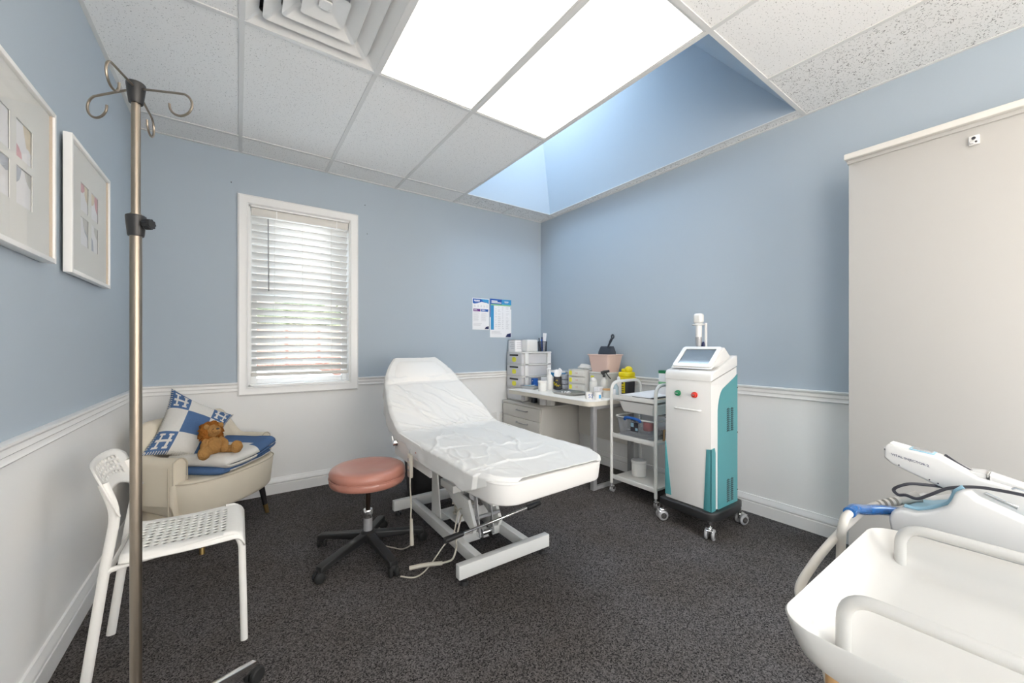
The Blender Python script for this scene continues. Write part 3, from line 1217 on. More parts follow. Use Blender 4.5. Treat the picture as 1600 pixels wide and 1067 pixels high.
cf = Vector((math.sin(TH), math.cos(TH), 0))
bm = nb()
p0 = Vector((PX, PY, 1.527))
cyl(bm, p0 + cr * .012, p0 + cr * .036, .005, n=10)
for k in range(9):
    a = 2 * PI * k / 9
    o_ = (cf * math.cos(a) + Vector((0, 0, 1)) * math.sin(a)) * .013
    cyl(bm, p0 + cr * .026 + o_ * .8, p0 + cr * .042 + o_ * .8, .0038, n=8)
cyl(bm, p0 + cr * .026, p0 + cr * .044, .0105, n=20)
obj('clamp_knob', bm, M['black'], t)


def hook(ang, drop=.012):
    d = (cr * math.cos(ang) + cf * math.sin(ang))
    c0 = Vector((PX, PY, 1.892))
    Z = Vector((0, 0, 1))
    pts = [c0 + d * .02, c0 + d * .06 - Z * .004, c0 + d * .118 - Z * .010]
    cc = c0 + d * .118 - Z * .040
    for k in range(1, 11):
        a = PI / 2 - k / 10 * math.radians(275)
        pts.append(cc + d * (.030 * math.cos(a)) + Z * (.030 * math.sin(a)))
    return tube(nb(), smoothpath(pts, 5), .0030, 8)


for a in (0.03, PI / 2 + .5, PI - .1, -PI / 2 + .42):
    obj('hook', hook(a), M['steel'], t)
bm = nb(); lathe(bm, [(0, 0), (.034, 0), (.036, .01), (.034, .05), (.019, .07), (.017, .10), (0, .10)], (PX, PY, .085), 24)
obj('base_hub', bm, M['chrome'], t)
tip0 = Vector((.048, 1.666, 0))
d0 = (tip0 - Vector((PX, PY, 0))).normalized()
a0 = math.atan2(d0.y, d0.x)
for k in range(4):
    a = a0 + k * PI / 2
    d = Vector((math.cos(a), math.sin(a), 0))
    L_ = .352
    mt = Matrix.Translation((PX, PY, 0)) @ Matrix.Rotation(a, 4, 'Z')
    bm = nb()
    prism(bm, [(.02, .155), (.02, .105), (L_, .047), (L_, .077), (.20, .118)], -.012, .012, axis='y', bev=.003, mtx=mt)
    lg = obj('leg', bm, M['chrome'], t)
    bm = nb()
    mt2 = mt @ Matrix.Translation((L_ - .012, 0, 0))
    cyl(bm, (0, 0, .03), (0, 0, .062), .007, n=10)
    for sy in (-1, 1):
        cyl(bm, (.012, sy * .004, .027), (.012, sy * .022, .027), .027, n=24, bev=.004)
    box(bm, (-.008, -.01, .02), (.03, .01, .055), .006)
    bm.transform(mt2)
    obj('caster', bm, M['rubber'], lg)

# ================================================================== PERFORATED WHITE CHAIR
def perforated(fn, nu, nv, holes, r=.30, th=.006):
    """grid surface with real round holes; holes(i, j) -> bool"""
    bm = nb()
    cache = {}

    def V(u, v):
        key = (round(u, 5), round(v, 5))
        if key not in cache:
            cache[key] = bm.verts.new(fn(u, v))
        return cache[key]
    for i in range(nu):
        for j in range(nv):
            u0, u1, v0, v1 = i / nu, (i + 1) / nu, j / nv, (j + 1) / nv
            um, vm = (u0 + u1) / 2, (v0 + v1) / 2
            ring = [(u0, v0), (um, v0), (u1, v0), (u1, vm), (u1, v1), (um, v1), (u0, v1), (u0, vm)]
            if holes(i, j):
                inn = []
                for k in range(8):
                    a = math.atan2(ring[k][1] - vm, ring[k][0] - um)
                    a = -3 * PI / 4 + k * PI / 4
                    inn.append((um + r * (u1 - u0) * math.cos(a), vm + r * (v1 - v0) * math.sin(a)))
                for k in range(8):
                    k2 = (k + 1) % 8
                    bm.faces.new([V(*ring[k]), V(*ring[k2]), V(*inn[k2]), V(*inn[k])])
            else:
                bm.faces.new([V(*p) for p in ring])
    return bm


t = thing('perforated_chair', 'white stacking chair with perforated plastic seat by the left wall', 'chair', (-.20, 2.10, 0))
yn, yf_ = 1.925, 2.275       # near and far leg rows
xf_, xb_ = .012, -.432


def seat_fn(u, v):
    # u: back to front, v: near to far side
    x = -.345 + .385 * u
    y = 1.905 + .39 * v
    z = .452 - .006 * math.sin(PI * u)
    e = max(0, abs(v - .5) * 2 - .80) / .20
    z -= .020 * e * e
    y -= math.copysign(.006 * e * e, v - .5)
    f = max(0, (u - .86) / .14)
    z -= .038 * f * f
    x -= .016 * f * f
    b = max(0, (.06 - u) / .06)
    z += .004 * b
    return (x, y, z)


bm = perforated(seat_fn, 15, 13, lambda i, j: 1 <= i <= 11 and 2 <= j <= 10, .34)
o = obj('seat', bm, M['chairwhite'], t, smooth=40)
md = o.modifiers.new('thick', 'SOLIDIFY'); md.thickness = .006; md.offset = -1


def back_fn(u, v):
    # u: across (near to far), v: bottom to top
    y = 1.90 + .40 * u
    s_ = abs(u - .5) * 2
    zt = .782 - .012 * s_ ** 6 * 3
    zb = .602 + .058 * (1 - min(1, s_ / .88) ** 2.6)
    if s_ > .88:
        zb = .602
    z = zb + (zt - zb) * v
    x = -.345 - .39 * (z - .62) - .030 * (1 - s_ * s_)
    return (x, y, z)


bm = perforated(back_fn, 14, 7, lambda i, j: 2 <= i <= 11 and 2 <= j <= 5, .34)
o = obj('backrest', bm, M['chairwhite'], t, smooth=40)
md = o.modifiers.new('thick', 'SOLIDIFY'); md.thickness = .007; md.offset = 0
for y, s_ in ((yn, -1), (yf_, 1)):
    bm = nb()
    tube(bm, fillet([(xf_ + .008, y, 0.004), (xf_ + .0, y - s_ * .004, .40), (xf_ - .02, y - s_ * .006, .442), (xf_ - .06, y - s_ * .008, .443)], .03), .0105, 12, flat=1.2)
    obj('front_leg', bm, M['chairwhite'], t)
    bm = nb()
    tube(bm, fillet([(-.432, y, .004), (-.378, y, .44), (-.352, y, .61), (-.385, y, .72)], .05), .0115, 12, flat=1.3)
    obj('back_leg', bm, M['chairwhite'], t)
    bm = nb()
    tube(bm, [(-.377, y, .412), (-.30, y - s_ * .002, .424), (-.05, y - s_ * .006, .440)], .0095, 10)
    obj('side_rail', bm, M['chairwhite'], t)
bm = nb(); tube(bm, [(-.372, yn, .408), (-.372, yf_, .408)], .009, 10); obj('cross_rail', bm, M['chairwhite'], t)

# ================================================================== CREAM ARMCHAIR  (local: +x forward, +y = its left)
AC = (-.150, 3.235)
AR = math.atan2(-.65, .76)
t = thing('armchair', 'cream upholstered tub armchair in the corner under the window', 'armchair', (AC[0], AC[1], 0), AR)
HWD, HDP = .338, .240      # half width, half depth


def shell_pt(ph):
    """ph 0..1 from near arm front, round the back, to far arm front. returns centreline (x,y) and outward normal"""
    # straight arm, quarter curve, back, quarter curve, straight arm
    R = .23
    pts = [(.13, -HWD)]
    pts.append((-HDP + R, -HWD))
    for k in range(1, 10):
        a = -PI / 2 - k / 10 * PI / 2
        pts.append((-HDP + R + R * math.cos(a), -HWD + R + R * math.sin(a)))
    pts.append((-HDP, -HWD + R))
    pts.append((-HDP, HWD - R))
    for k in range(1, 10):
        a = PI - k / 10 * PI / 2
        pts.append((-HDP + R + R * math.cos(a), HWD - R + R * math.sin(a)))
    pts.append((-HDP + R, HWD))
    pts.append((.13, HWD))
    ls = [0]
    for a, b in zip(pts[:-1], pts[1:]):
        ls.append(ls[-1] + math.dist(a, b))
    s_ = ph * ls[-1]
    for i in range(len(pts) - 1):
        if s_ <= ls[i + 1] or i == len(pts) - 2:
            k = (s_ - ls[i]) / (ls[i + 1] - ls[i])
            p = Vector(pts[i]).lerp(Vector(pts[i + 1]), k)
            break
    return p


def shell_h(ph):
    c = abs(ph - .5) * 2          # 1 at arm fronts, 0 centre back
    k = max(0, min(1, (.70 - c) / .24))
    k = k * k * (3 - 2 * k)
    return .560 + .185 * k


def shell_fn(u, v):
    e = .004
    p = shell_pt(u)
    q = shell_pt(min(1, u + e)) - shell_pt(max(0, u - e))
    q.normalize()
    nrm = Vector((q.y, -q.x))      # outward (path runs -x along -y side)
    h = shell_h(u)
    rr = .045
    # profile: from inner bottom up over the top to outer bottom
    prof = [(-.045, .30), (-.045, .42), (-.045, h - rr)]
    for k in range(1, 8):
        a = PI - k / 8 * PI
        prof.append((rr * math.cos(a), h - rr + rr * math.sin(a)))
    prof += [(.045, h - rr), (.045, .40), (.040, .30), (.022, .225), (.0, .205), (-.03, .205)]
    s_ = v * (len(prof) - 1)
    i = min(int(s_ + 1e-6), len(prof) - 2)
    k = s_ - i
    o_ = prof[i][0] * (1 - k) + prof[i + 1][0] * k
    z = prof[i][1] * (1 - k) + prof[i + 1][1] * k
    hh = max(0, (z - .42) / .3)
    lean = .05 * hh * max(0, 1 - abs(u - .5) * 3)     # back leans out a touch
    return (p.x + nrm.x * (o_ + lean), p.y + nrm.y * (o_ + lean), z)


bm = nb()
vs = grid(bm, shell_fn, 60, 15)
for row in (vs[0], vs[-1]):
    bm.faces.new(row)
bmesh.ops.recalc_face_normals(bm, faces=bm.faces)
es = [e for e in bm.edges if all((v in vs[0] or v in vs[-1]) for v in e.verts) and len(e.link_faces) == 2 and any(len(f.verts) > 4 for f in e.link_faces)]
bmesh.ops.bevel(bm, geom=es, offset=.012, segments=3, profile=.5, affect='EDGES')
obj('arm_and_back_shell', bm, M['cream'], t, world=False, smooth=60)
# piping on the arm fronts
bm = nb()
for ph in (0, 1):
    pts = [Vector(shell_fn(ph, (3 + k) / 15)) + Vector((-.004 if 1 else 0, 0, 0)) for k in range(0, 10)]
    pts = [Vector(shell_fn(ph, 1 / 15))] + pts
    pts = [p + Vector((.003, 0, 0)) for p in pts]
    tube(bm, smoothpath(pts, 3), .0035, 6)
    sg = -1 if ph == 0 else 1
    tube(bm, [(.105, sg * (HWD + .046), .24), (.105, sg * (HWD + .047), .40), (.105, sg * (HWD + .047), .515)], .003, 6)
o_pipe = bm
# seat: rounded front
def seat_outline(k=1.0, n=28):
    pts = []
    pts.append((-.21, -.30 * k))
    for i in range(n + 1):
        a = -PI / 2 + PI * i / n
        ca, sa = math.cos(a), math.sin(a)
        pts.append((.07 + (.225 * k) * abs(ca) ** .75, (.368 if sa < 0 else .350) * k * math.copysign(abs(sa) ** .85, sa)))
    pts.append((-.21, .30 * k))
    return pts


bm = nb()
so = seat_outline(1.0)
prism(bm, so, .215, .425, bev=.022, seg=4)
for v in bm.verts:     # taper the lower edge in and crown the top
    if v.co.z < .33:
        k = (.33 - v.co.z) / .12
        v.co.x = v.co.x * (1 - .10 * k * k)
        v.co.y = v.co.y * (1 - .07 * k * k)
obj('seat', bm, M['cream'], t, world=False, smooth=60)
bm = nb()
lathe(bm, [(0, 0), (.2, -.004), (.26, -.014)], (.0, 0, .438), 36, sx=.9, sy=1.25)
obj('seat_crown', bm, M['cream'], t, world=False, smooth=60)
tube(o_pipe, smoothpath([(x * 1.0, y * 1.003, .416) for x, y in so[1:-1]], 2), .0038, 6)
obj('piping', o_pipe, M['creampipe'], t, world=False)
for (lx, ly, dx, dy) in ((.20, -.27, .03, -.03), (.165, .235, .03, .03), (-.22, -.27, -.04, -.03), (-.22, .27, -.04, .03)):
    bm = nb(); cyl(bm, (lx, ly, .235), (lx + dx * .72, ly + dy * .72, .062), .021, .0150, n=16)
    lg = obj('leg', bm, M['blackleg'], t, world=False)
    bm = nb(); cyl(bm, (lx + dx * .72, ly + dy * .72, .064), (lx + dx, ly + dy, .0), .0153, .0125, n=16)
    obj('brass_tip', bm, M['gold'], lg, world=False)

# ------------------------------------------------------------------ pillow
def H_mask(u, v):
    """slab-serif H in the unit square"""
    if not (.12 < u < .88 and .12 < v < .88):
        return False
    if v < .21 or v > .79:
        return abs(u - .28) < .13 or abs(u - .72) < .13
    if abs(u - .28) < .05 or abs(u - .72) < .05:
        return True
    return abs(v - .5) < .055


def wool_pattern(u, v):
    """0 blue, 1 cream: checker of 3 with H in the corner blocks"""
    fr = (.0, .34, .68, 1.0)
    i = 0 if u < .32 else (1 if u < .68 else 2)
    j = 0 if v < .32 else (1 if v < .68 else 2)
    blue = (i + j) % 2 == 0
    if not blue:
        return 1
    if i == 1 and j == 1:
        return 0
    u0, u1 = (0.02, .32) if i == 0 else (.68, .98)
    v0, v1 = (0.02, .32) if j == 0 else (.68, .98)
    a, b = (u - u0) / (u1 - u0), (v - v0) / (v1 - v0)
    return 1 if H_mask(a, b) else 0


CP = Vector((0, 0, 1.199))
cTL, cBL, cTR = [CP + (Vector(p) - CP) * .962 for p in ((-.368, 3.475, .913), (-.470, 3.130, .552), (-.030, 3.470, .700))]
eu = (cTR - cTL); ev = (cTL - cBL)
cBR = cBL + eu * .97 + Vector((0, .0, .095))
nn = eu.cross(ev).normalized()
if nn.y > 0:
    nn = -nn


def pil(u, v, side):
    p = cBL * (1 - u) * (1 - v) + cBR * u * (1 - v) + cTL * (1 - u) * v + cTR * u * v
    puff = max(0.0, (4 * u * (1 - u)) * (4 * v * (1 - v))) ** .45
    k = .075 * puff
    # edges draw in between the corners
    p = p + (cBL + cTR - 2 * p) * 0
    cu = 4 * v * (1 - v) * .075
    cv = 4 * u * (1 - u) * .075
    p += eu * (cu * (.5 - u) * 2 * abs(u - .5) * 2) + ev * (cv * (.5 - v) * 2 * abs(v - .5) * 2)
    w = .004 * noise.noise(Vector((u * 6, v * 6, side * 3)))
    return p + nn * (k * side + w * (1 if puff > .01 else 0))


bm = nb()
N = 110
grid(bm, lambda u, v: pil(u, v, 1), N, N, mi=wool_pattern)
grid(bm, lambda u, v: pil(u, v, -1), N, N, mi=wool_pattern)
bmesh.ops.remove_doubles(bm, verts=bm.verts, dist=.0005)
t = thing('throw_pillow', 'square blue and cream checked wool pillow with H letters on the armchair', 'pillow', tuple(cBL.lerp(cBR, .5)))
obj('pillow_cover', bm, [M['woolblue'], M['woolwhite']], t, smooth=60)
bm = nb()
bounds = []
for k in range(60):
    bounds.append((k / 60, 0))
for k in range(60):
    bounds.append((1, k / 60))
for k in range(60):
    bounds.append((1 - k / 60, 1))
for k in range(60):
    bounds.append((0, 1 - k / 60))
for k, (u, v) in enumerate(bounds):
    if k % 2:
        continue
    p = pil(u, v, 0)
    ctr = pil(.5, .5, 0)
    uu = min(max(u, .022), .978); vv = min(max(v, .022), .978)
    a_ = pil(uu, vv, 1) + nn * .002
    b_ = pil(uu, vv, -1) - nn * .002
    out = pil(u, v, 0) + ((pil(u, v, 0) - pil(uu, vv, 0)).normalized() * .003 if (uu != u or vv != v) else Vector())
    tube(bm, [a_, out, b_], .0022, 5)
obj('blanket_stitching', bm, M['woolwhite'], t)

# ------------------------------------------------------------------ folded blanket  (local frame of the armchair, rotated a little)
t = thing('folded_blanket', 'blue and cream wool blanket folded on the armchair seat', 'blanket', (AC[0], AC[1], .43), AR)
BL = Matrix.Translation((.060, .055, 0)) @ Matrix.Rotation(math.radians(8), 4, 'Z')


def blanket_layer(z0, x0, x1, y0, y1, th, seed, fold_y0=True):
    """a folded slab: cross-section wraps round at the y0 side"""
    bm = nb()
    nU, nV = 40, 44
    prof = []
    L1 = y1 - y0
    for k in range(18):
        prof.append((y1 - L1 * k / 18, z0 + th))
    for k in range(9):
        a = PI / 2 + PI * k / 8
        prof.append((y0 - th * .62 * math.cos(a - PI) * 0 - th * .55 * math.sin(PI * k / 8), z0 + th / 2 + th / 2 * math.sin(a)))
    for k in range(1, 19):
        prof.append((y0 + L1 * k / 18, z0))

    def fn(u, v):
        s_ = v * (len(prof) - 1)
        i = min(int(s_ + 1e-6), len(prof) - 2)
        k = s_ - i
        y = prof[i][0] * (1 - k) + prof[i + 1][0] * k
        z = prof[i][1] * (1 - k) + prof[i + 1][1] * k
        x = x0 + (x1 - x0) * u
        w = .007 * noise.noise(Vector((x * 7, y * 7, seed)))
        droop = 0
        edge = max(0, x - (x1 - .05)) / .05
        zc_ = z0 + th * .45
        z = zc_ + (z - zc_) * math.sqrt(max(0.02, 1 - edge * edge * .98))
        fr_ = max(0, (x - .06) / (x1 - .06))
        z -= .020 * fr_ * fr_ * (z0 / .046 if z0 > .01 else 0) * max(0, min(1, (.10 - y) / .2))
        x -= .018 * max(0, (abs(y - (y0 + y1) / 2) / ((y1 - y0) / 2))) ** 4
        z += w * (1 if z > z0 + th * .5 else .2) + .01 * noise.noise(Vector((x * 3, y * 2.5, seed + 4)))
        p = BL @ Vector((x + .006 * noise.noise(Vector((y * 9, z * 30, seed))), y, z))
        return p
    return bm, fn, nU, nV


def bl_pat1(u, v):
    # top layer: cream near half, blue far half with a step
    if v < .5:
        return 0 if v < .17 + .03 * (u > .8) else 1
    return 0 if v > .78 else 1


bm, fn, nU, nV = blanket_layer(.002, -.11, .215, -.285, .17, .046, 3)
grid(bm, fn, nU, nV, mi=lambda u, v: 0 if (v < .62) else 1)
o = obj('lower_fold', bm, [M['woolblue'], M['woolwhite']], t, world=False, smooth=60)
md = o.modifiers.new('thick', 'SOLIDIFY'); md.thickness = .008; md.offset = -1
bm, fn, nU, nV = blanket_layer(.046, -.10, .245, -.262, .185, .078, 8)
grid(bm, fn, nU, nV, mi=bl_pat1)
o = obj('upper_fold', bm, [M['woolblue'], M['woolwhite']], t, world=False, smooth=60)
md = o.modifiers.new('thick', 'SOLIDIFY'); md.thickness = .008; md.offset = -1
bm = nb()
for k in range(26):
    x = -.10 + .22 * k / 25
    p = BL @ Vector((x, .189, .100)); q = BL @ Vector((x, .172, .111)); r_ = BL @ Vector((x, .191, .084))
    tube(bm, [q, p, r_], .0014, 5)
obj('edge_stitching', bm, M['woolwhite'], t, world=False)

# ------------------------------------------------------------------ plush lion
LC = Vector((-.132, 2.975, .548))
# faces the camera side: local +x towards viewer
la = math.atan2(-(LC.y), -(LC.x)) + math.radians(28)
t = thing('plush_lion', 'tan plush lion with ginger mane sitting on the folded blanket', 'soft toy', tuple(LC), la)
R = lambda ax, d: Matrix.Rotation(math.radians(d), 4, ax)
bm = nb()
ball(bm, (0, 0, .05), .052, 1, 1.05, 1.05, 20, lump=.12, lscale=40)
ball(bm, (.012, 0, .035), .045, 1, 1.1, .8, 20, lump=.12, lscale=40)
ball(bm, (.0, 0, .085), .034, 1, 1, 1, 16, lump=.1, lscale=40)
obj('body', bm, M['lion'], t, world=False, smooth=60)
for s_ in (-1, 1):
    bm = nb()
    pts = [(.0, s_ * .035, .022), (.045, s_ * .062, .020), (.085, s_ * .082, .022)]
    tube(bm, smoothpath(pts, 5), [.024] * 5 + [.023] * 5 + [.022], 14)
    ball(bm, (.093, s_ * .088, .031), .034, .72, 1.0, 1.1, 18, lump=.15, lscale=45)
    obj('leg', bm, M['lion'], t, world=False, smooth=60)
    bm = nb()
    pts = [(.01, s_ * .036, .088), (.030, s_ * .056, .062), (.048, s_ * .045, .030)]
    tube(bm, smoothpath(pts, 5), [.016] * 5 + [.018] * 5 + [.020], 14)
    ball(bm, (.052, s_ * .043, .026), .022, 1, 1, .9, 16, lump=.15, lscale=45)
    obj('arm', bm, M['lion'], t, world=False, smooth=60)
hd = Vector((.008, 0, .135))
tilt = Matrix.Rotation(math.radians(-18), 4, 'Y') @ Matrix.Rotation(math.radians(-6), 4, 'X')
bm = nb()
rn = random.Random(4)
ball(bm, hd + Vector((-.016, 0, -.002)), .056, .75, 1.10, 1.08, 24, lump=.3, lscale=45)
for k in range(260):
    a = rn.uniform(0, 2 * PI)
    rr = rn.uniform(.036, .050)
    base = hd + Vector((rn.uniform(-.034, .002), rr * math.cos(a), rr * math.sin(a) * 1.0 - .002))
    dirv = Vector((rn.uniform(-.35, .25), math.cos(a), math.sin(a) - .25)).normalized()
    L_ = rn.uniform(.012, .021) * (1.3 if math.sin(a) < 0 else .8)
    tube(bm, [base, base + dirv * L_ * .6, base + dirv * L_ + Vector((0, 0, -.004))], [.0075, .0065, .0025], 6)
obj('mane', bm, M['mane'], t, world=False, smooth=60)
bm = nb()
ball(bm, hd + Vector((.006, 0, .004)), .038, 1, 1.02, 1.0, 22, lump=.06, lscale=50)
mz = hd + (tilt @ Vector((.040, 0, -.004)))
ball(bm, mz, .022, .95, 1.15, .85, 16, lump=.05, lscale=50)
hdo = obj('head', bm, M['lion'], t, world=False, smooth=60)
bm = nb()
ball(bm, mz + Vector((.015, 0, .012)), .0065, .8, 1.5, .8, 12)
tube(bm, [mz + Vector((.0185, 0, .008)), mz + Vector((.0195, 0, -.002))], .0012, 6)
tube(bm, smoothpath([mz + Vector((.015, -.009, -.006)), mz + Vector((.0195, 0, -.002)), mz + Vector((.015, .009, -.006))], 4), .0012, 6)
obj('nose_and_mouth', bm, M['printdark'], hdo, world=False)
for s_ in (-1, 1):
    bm = nb(); ball(bm, hd + Vector((.0415, s_ * .0165, .019)), .0045, n=12); obj('eye', bm, M['blackleg'], hdo, world=False)
    bm = nb(); ball(bm, hd + Vector((.014, s_ * .039, .034)), .0155, .5, 1, 1, 14, lump=.1, lscale=60)
    obj('ear', bm, M['lion'], hdo, world=False, smooth=60)
# ================================================================== STOOL
SX, SY = .615, 2.325
t = thing('rolling_stool', 'rose pink round rolling stool on a black five-star base', 'stool', (SX, SY, 0))
bm = nb()
R_ = .207
prof = [(0, .412), (R_ - .02, .412), (R_ - .006, .417), (R_, .430), (R_, .452), (R_ - .0035, .457), (R_ - .0005, .462), (R_ + .001, .482), (R_ - .006, .497),
        (R_ - .022, .506), (R_ - .06, .508), (R_ * .5, .503), (0, .501)]
lathe(bm, prof, (SX, SY, 0), 64)
for v in bm.verts:
    if v.co.z > .495:
        v.co.z += .0022 * noise.noise(Vector((v.co.x * 14, v.co.y * 14, 1)))
obj('seat', bm, M['rose'], t, smooth=60)
bm = nb(); tube(bm, [(SX + R_ * 1.003 * math.cos(a), SY + R_ * 1.003 * math.sin(a), .457) for a in [2 * PI * k / 64 for k in range(64)]], .0028, 6, closed=True)
obj('seat_seam', bm, M['rose'], t)
bm = nb(); cyl(bm, (SX, SY, .24), (SX, SY, .40), .0135, n=24); cyl(bm, (SX, SY, .395), (SX, SY, .412), .075, n=24)
obj('spindle', bm, mat('dark_spindle', (.035, .022, .016), .35, metal=.8), t)
bm = nb(); lathe(bm, [(0, 0), (.024, 0), (.0245, .02), (.027, .022), (.0275, .042), (.025, .05), (.018, .052), (0, .052)], (SX, SY, .205), 28)
obj('collar', bm, M['chrome'], t)
bm = nb(); cyl(bm, (SX, SY, .10), (SX, SY, .207), .0245, n=28); obj('column', bm, M['gray'], t)
ends = [(.362, 2.19), (.659, 2.036), (.420, 2.535), (.915, 2.290), (.774, 2.60)]
bm = nb(); lathe(bm, [(0, .078), (.045, .078), (.05, .09), (.043, .125), (.032, .135), (0, .135)], (SX, SY, 0), 24)
obj('hub', bm, M['black'], t)
for ex, ey in ends:
    a = math.atan2(ey - SY, ex - SX)
    L_ = .305
    mt = Matrix.Translation((SX, SY, 0)) @ Matrix.Rotation(a, 4, 'Z')
    bm = nb()
    prism(bm, [(.02, .128), (.02, .082), (L_ - .04, .062), (L_ - .03, .050), (L_ + .012, .048), (L_ + .018, .060), (L_ + .015, .078), (L_ - .01, .085)],
          -.0235, .0235, axis='y', bev=.007, seg=3, mtx=mt)
    for v in bm.verts:
        pass
    lg = obj('leg', bm, M['black'], t, smooth=50)
    bm = nb()
    ca = random.uniform(-1.2, 1.2)
    for s_ in (-1, 1):
        cyl(bm, (.012, s_ * .005, .0265), (.012, s_ * .026, .0265), .0265, n=24, bev=.005)
    box(bm, (-.004, -.012, .026), (.024, .012, .060), .006)
    cyl(bm, (0, 0, .04), (0, 0, .07), .006, n=8)
    bm.transform(mt @ Matrix.Translation((L_, 0, 0)) @ Matrix.Rotation(ca, 4, 'Z'))
    obj('caster', bm, M['rubber'], lg, smooth=50)

# ================================================================== TREATMENT BED
BX = 1.187
t = thing('treatment_bed', 'white reclining treatment bed on a white steel lift frame', 'treatment bed', (BX, 2.2, 0))
FOOTY, HINGEY, TOPB = 1.285, 2.40, .645
HW = .352
# seat section outline (plan), rounded foot corners
pts = []
r_ = .11
for k in range(9):
    a = PI + PI / 2 * k / 8
    pts.append((BX - .338 + r_ + r_ * math.cos(a), FOOTY + r_ + r_ * math.sin(a)))
for k in range(9):
    a = 3 * PI / 2 + PI / 2 * k / 8
    pts.append((BX + .325 - r_ + r_ * math.cos(a), FOOTY + .02 + r_ + r_ * math.sin(a)))
pts += [(BX + HW, 1.56), (BX + HW + .002, HINGEY - .01), (BX - HW - .002, HINGEY - .01), (BX - HW, 1.56)]
bm = nb()
prism(bm, pts, TOPB - .105, TOPB - .006, bev=.010, seg=3)
for v in bm.verts:      # base tucks in under the front edge
    if v.co.z < TOPB - .08 and v.co.y < FOOTY + .12:
        v.co.y += .012
mt_ = obj('seat_cushion', bm, M['bedvinyl'], t, smooth=50)
bm = nb()
edge = [(x, y, TOPB - .012) for x, y in pts[:18]]
tube(bm, edge, .0035, 6)
obj('piping', bm, M['bedvinyl'], mt_)
# reclining back: profile in (y, z)
A0, A1, A2 = Vector((HINGEY + .005, .645)), Vector((2.86, .915)), Vector((3.055, 1.10))
n1 = Vector((-(A1 - A0).y, (A1 - A0).x)).normalized()
n2 = Vector((-(A2 - A1).y, (A2 - A1).x)).normalized()


def back_pt(s_, t_, d=0.0):
    """s 0..1 hinge to shoulder, 1..1.6 shoulder to head; t -1..1 across; d depth below the face"""
    if s_ <= 1:
        p = A0.lerp(A1, s_)
        n_ = n1
        w = HW - .055 * max(0, (s_ - .35) / .65) ** 1.4
    else:
        k = (s_ - 1) / .6
        p = A1.lerp(A2, k)
        n_ = n1.lerp(n2, min(1, k * 3)).normalized()
        w = (HW - .055) * (1 - k) + .172 * k
        w += .02 * math.sin(PI * k)
    p = p - n_ * d
    return Vector((BX + w * t_, p.x, p.y))


bm = nb()
ss = [0.02] + [k / 12 for k in range(1, 13)] + [1 + .6 * k / 8 for k in range(1, 9)]
lay = []
sec = [(-1, .03), (-.97, .008), (-.9, 0), (.9, 0), (.97, .008), (1, .03), (1, .07), (.96, .092), (-.96, .092), (-1, .07)]
for s_ in ss:
    lay.append([bm.verts.new(back_pt(s_, a, b)) for a, b in sec])
for a, b in zip(lay[:-1], lay[1:]):
    for i in range(len(sec)):
        j = (i + 1) % len(sec)
        bm.faces.new([a[i], a[j], b[j], b[i]])
bm.faces.new(lay[0]); bm.faces.new(lay[-1])
obj('back_cushion', bm, M['bedvinyl'], t, smooth=50)
bm = nb()   # head pillow bulge under the sheet
grid(bm, lambda u, v: back_pt(1.03 + .5 * v, (u - .5) * 1.7, -.002 - .022 * (math.sin(PI * u) * math.sin(PI * v)) ** .4), 14, 10)
obj('head_cushion', bm, M['bedvinyl'], t, smooth=60)
# side skirt panel at the hip, exposed below the sheet
for s_ in (-1, 1):
    bm = nb()
    x = BX + s_ * (HW + .003)
    prism(bm, [(2.50, .625), (2.44, .655), (2.06, .645), (1.90, .60), (1.98, .555), (2.36, .545), (2.44, .56)], x, x + s_ * .012, axis='x', bev=.003)
    hp = obj('hip_panel', bm, M['bedvinyl'], t)
    bm = nb(); cyl(bm, (x + s_ * .013, 2.10, .592), (x + s_ * .017, 2.10, .592), .013, n=16); obj('grommet', bm, M['chrome'], hp)
    bm = nb(); cyl(bm, (x + s_ * .012, 2.425, .590), (x + s_ * .040, 2.425, .590), .020, .017, n=20, bev=.003)
    tube(bm, [(x + s_ * .03, 2.43, .58), (x + s_ * .035, 2.455, .625)], .008, 8)
    obj('hinge_lever', bm, M['chrome'], t)
# deck frame under cushions
bm = nb()
for s_ in (-1, 1):
    box(bm, (BX + s_ * .27 - .02, 1.42, TOPB - .140), (BX + s_ * .27 + .02, 2.50, TOPB - .106), .003)
for y in (1.44, 1.85, 2.30):
    box(bm, (BX - .27, y, TOPB - .138), (BX + .27, y + .035, TOPB - .108), .003)
obj('deck_frame', bm, M['bedmetal'], t)
for s_ in (-1, 1):
    bm = nb()
    box(bm, (BX + s_ * (HW - .012), 1.95, TOPB - .150), (BX + s_ * (HW - .004) + .002 * s_, 2.52, TOPB - .095), .001)
    obj('side_rail', bm, M['bedmetal'], t)
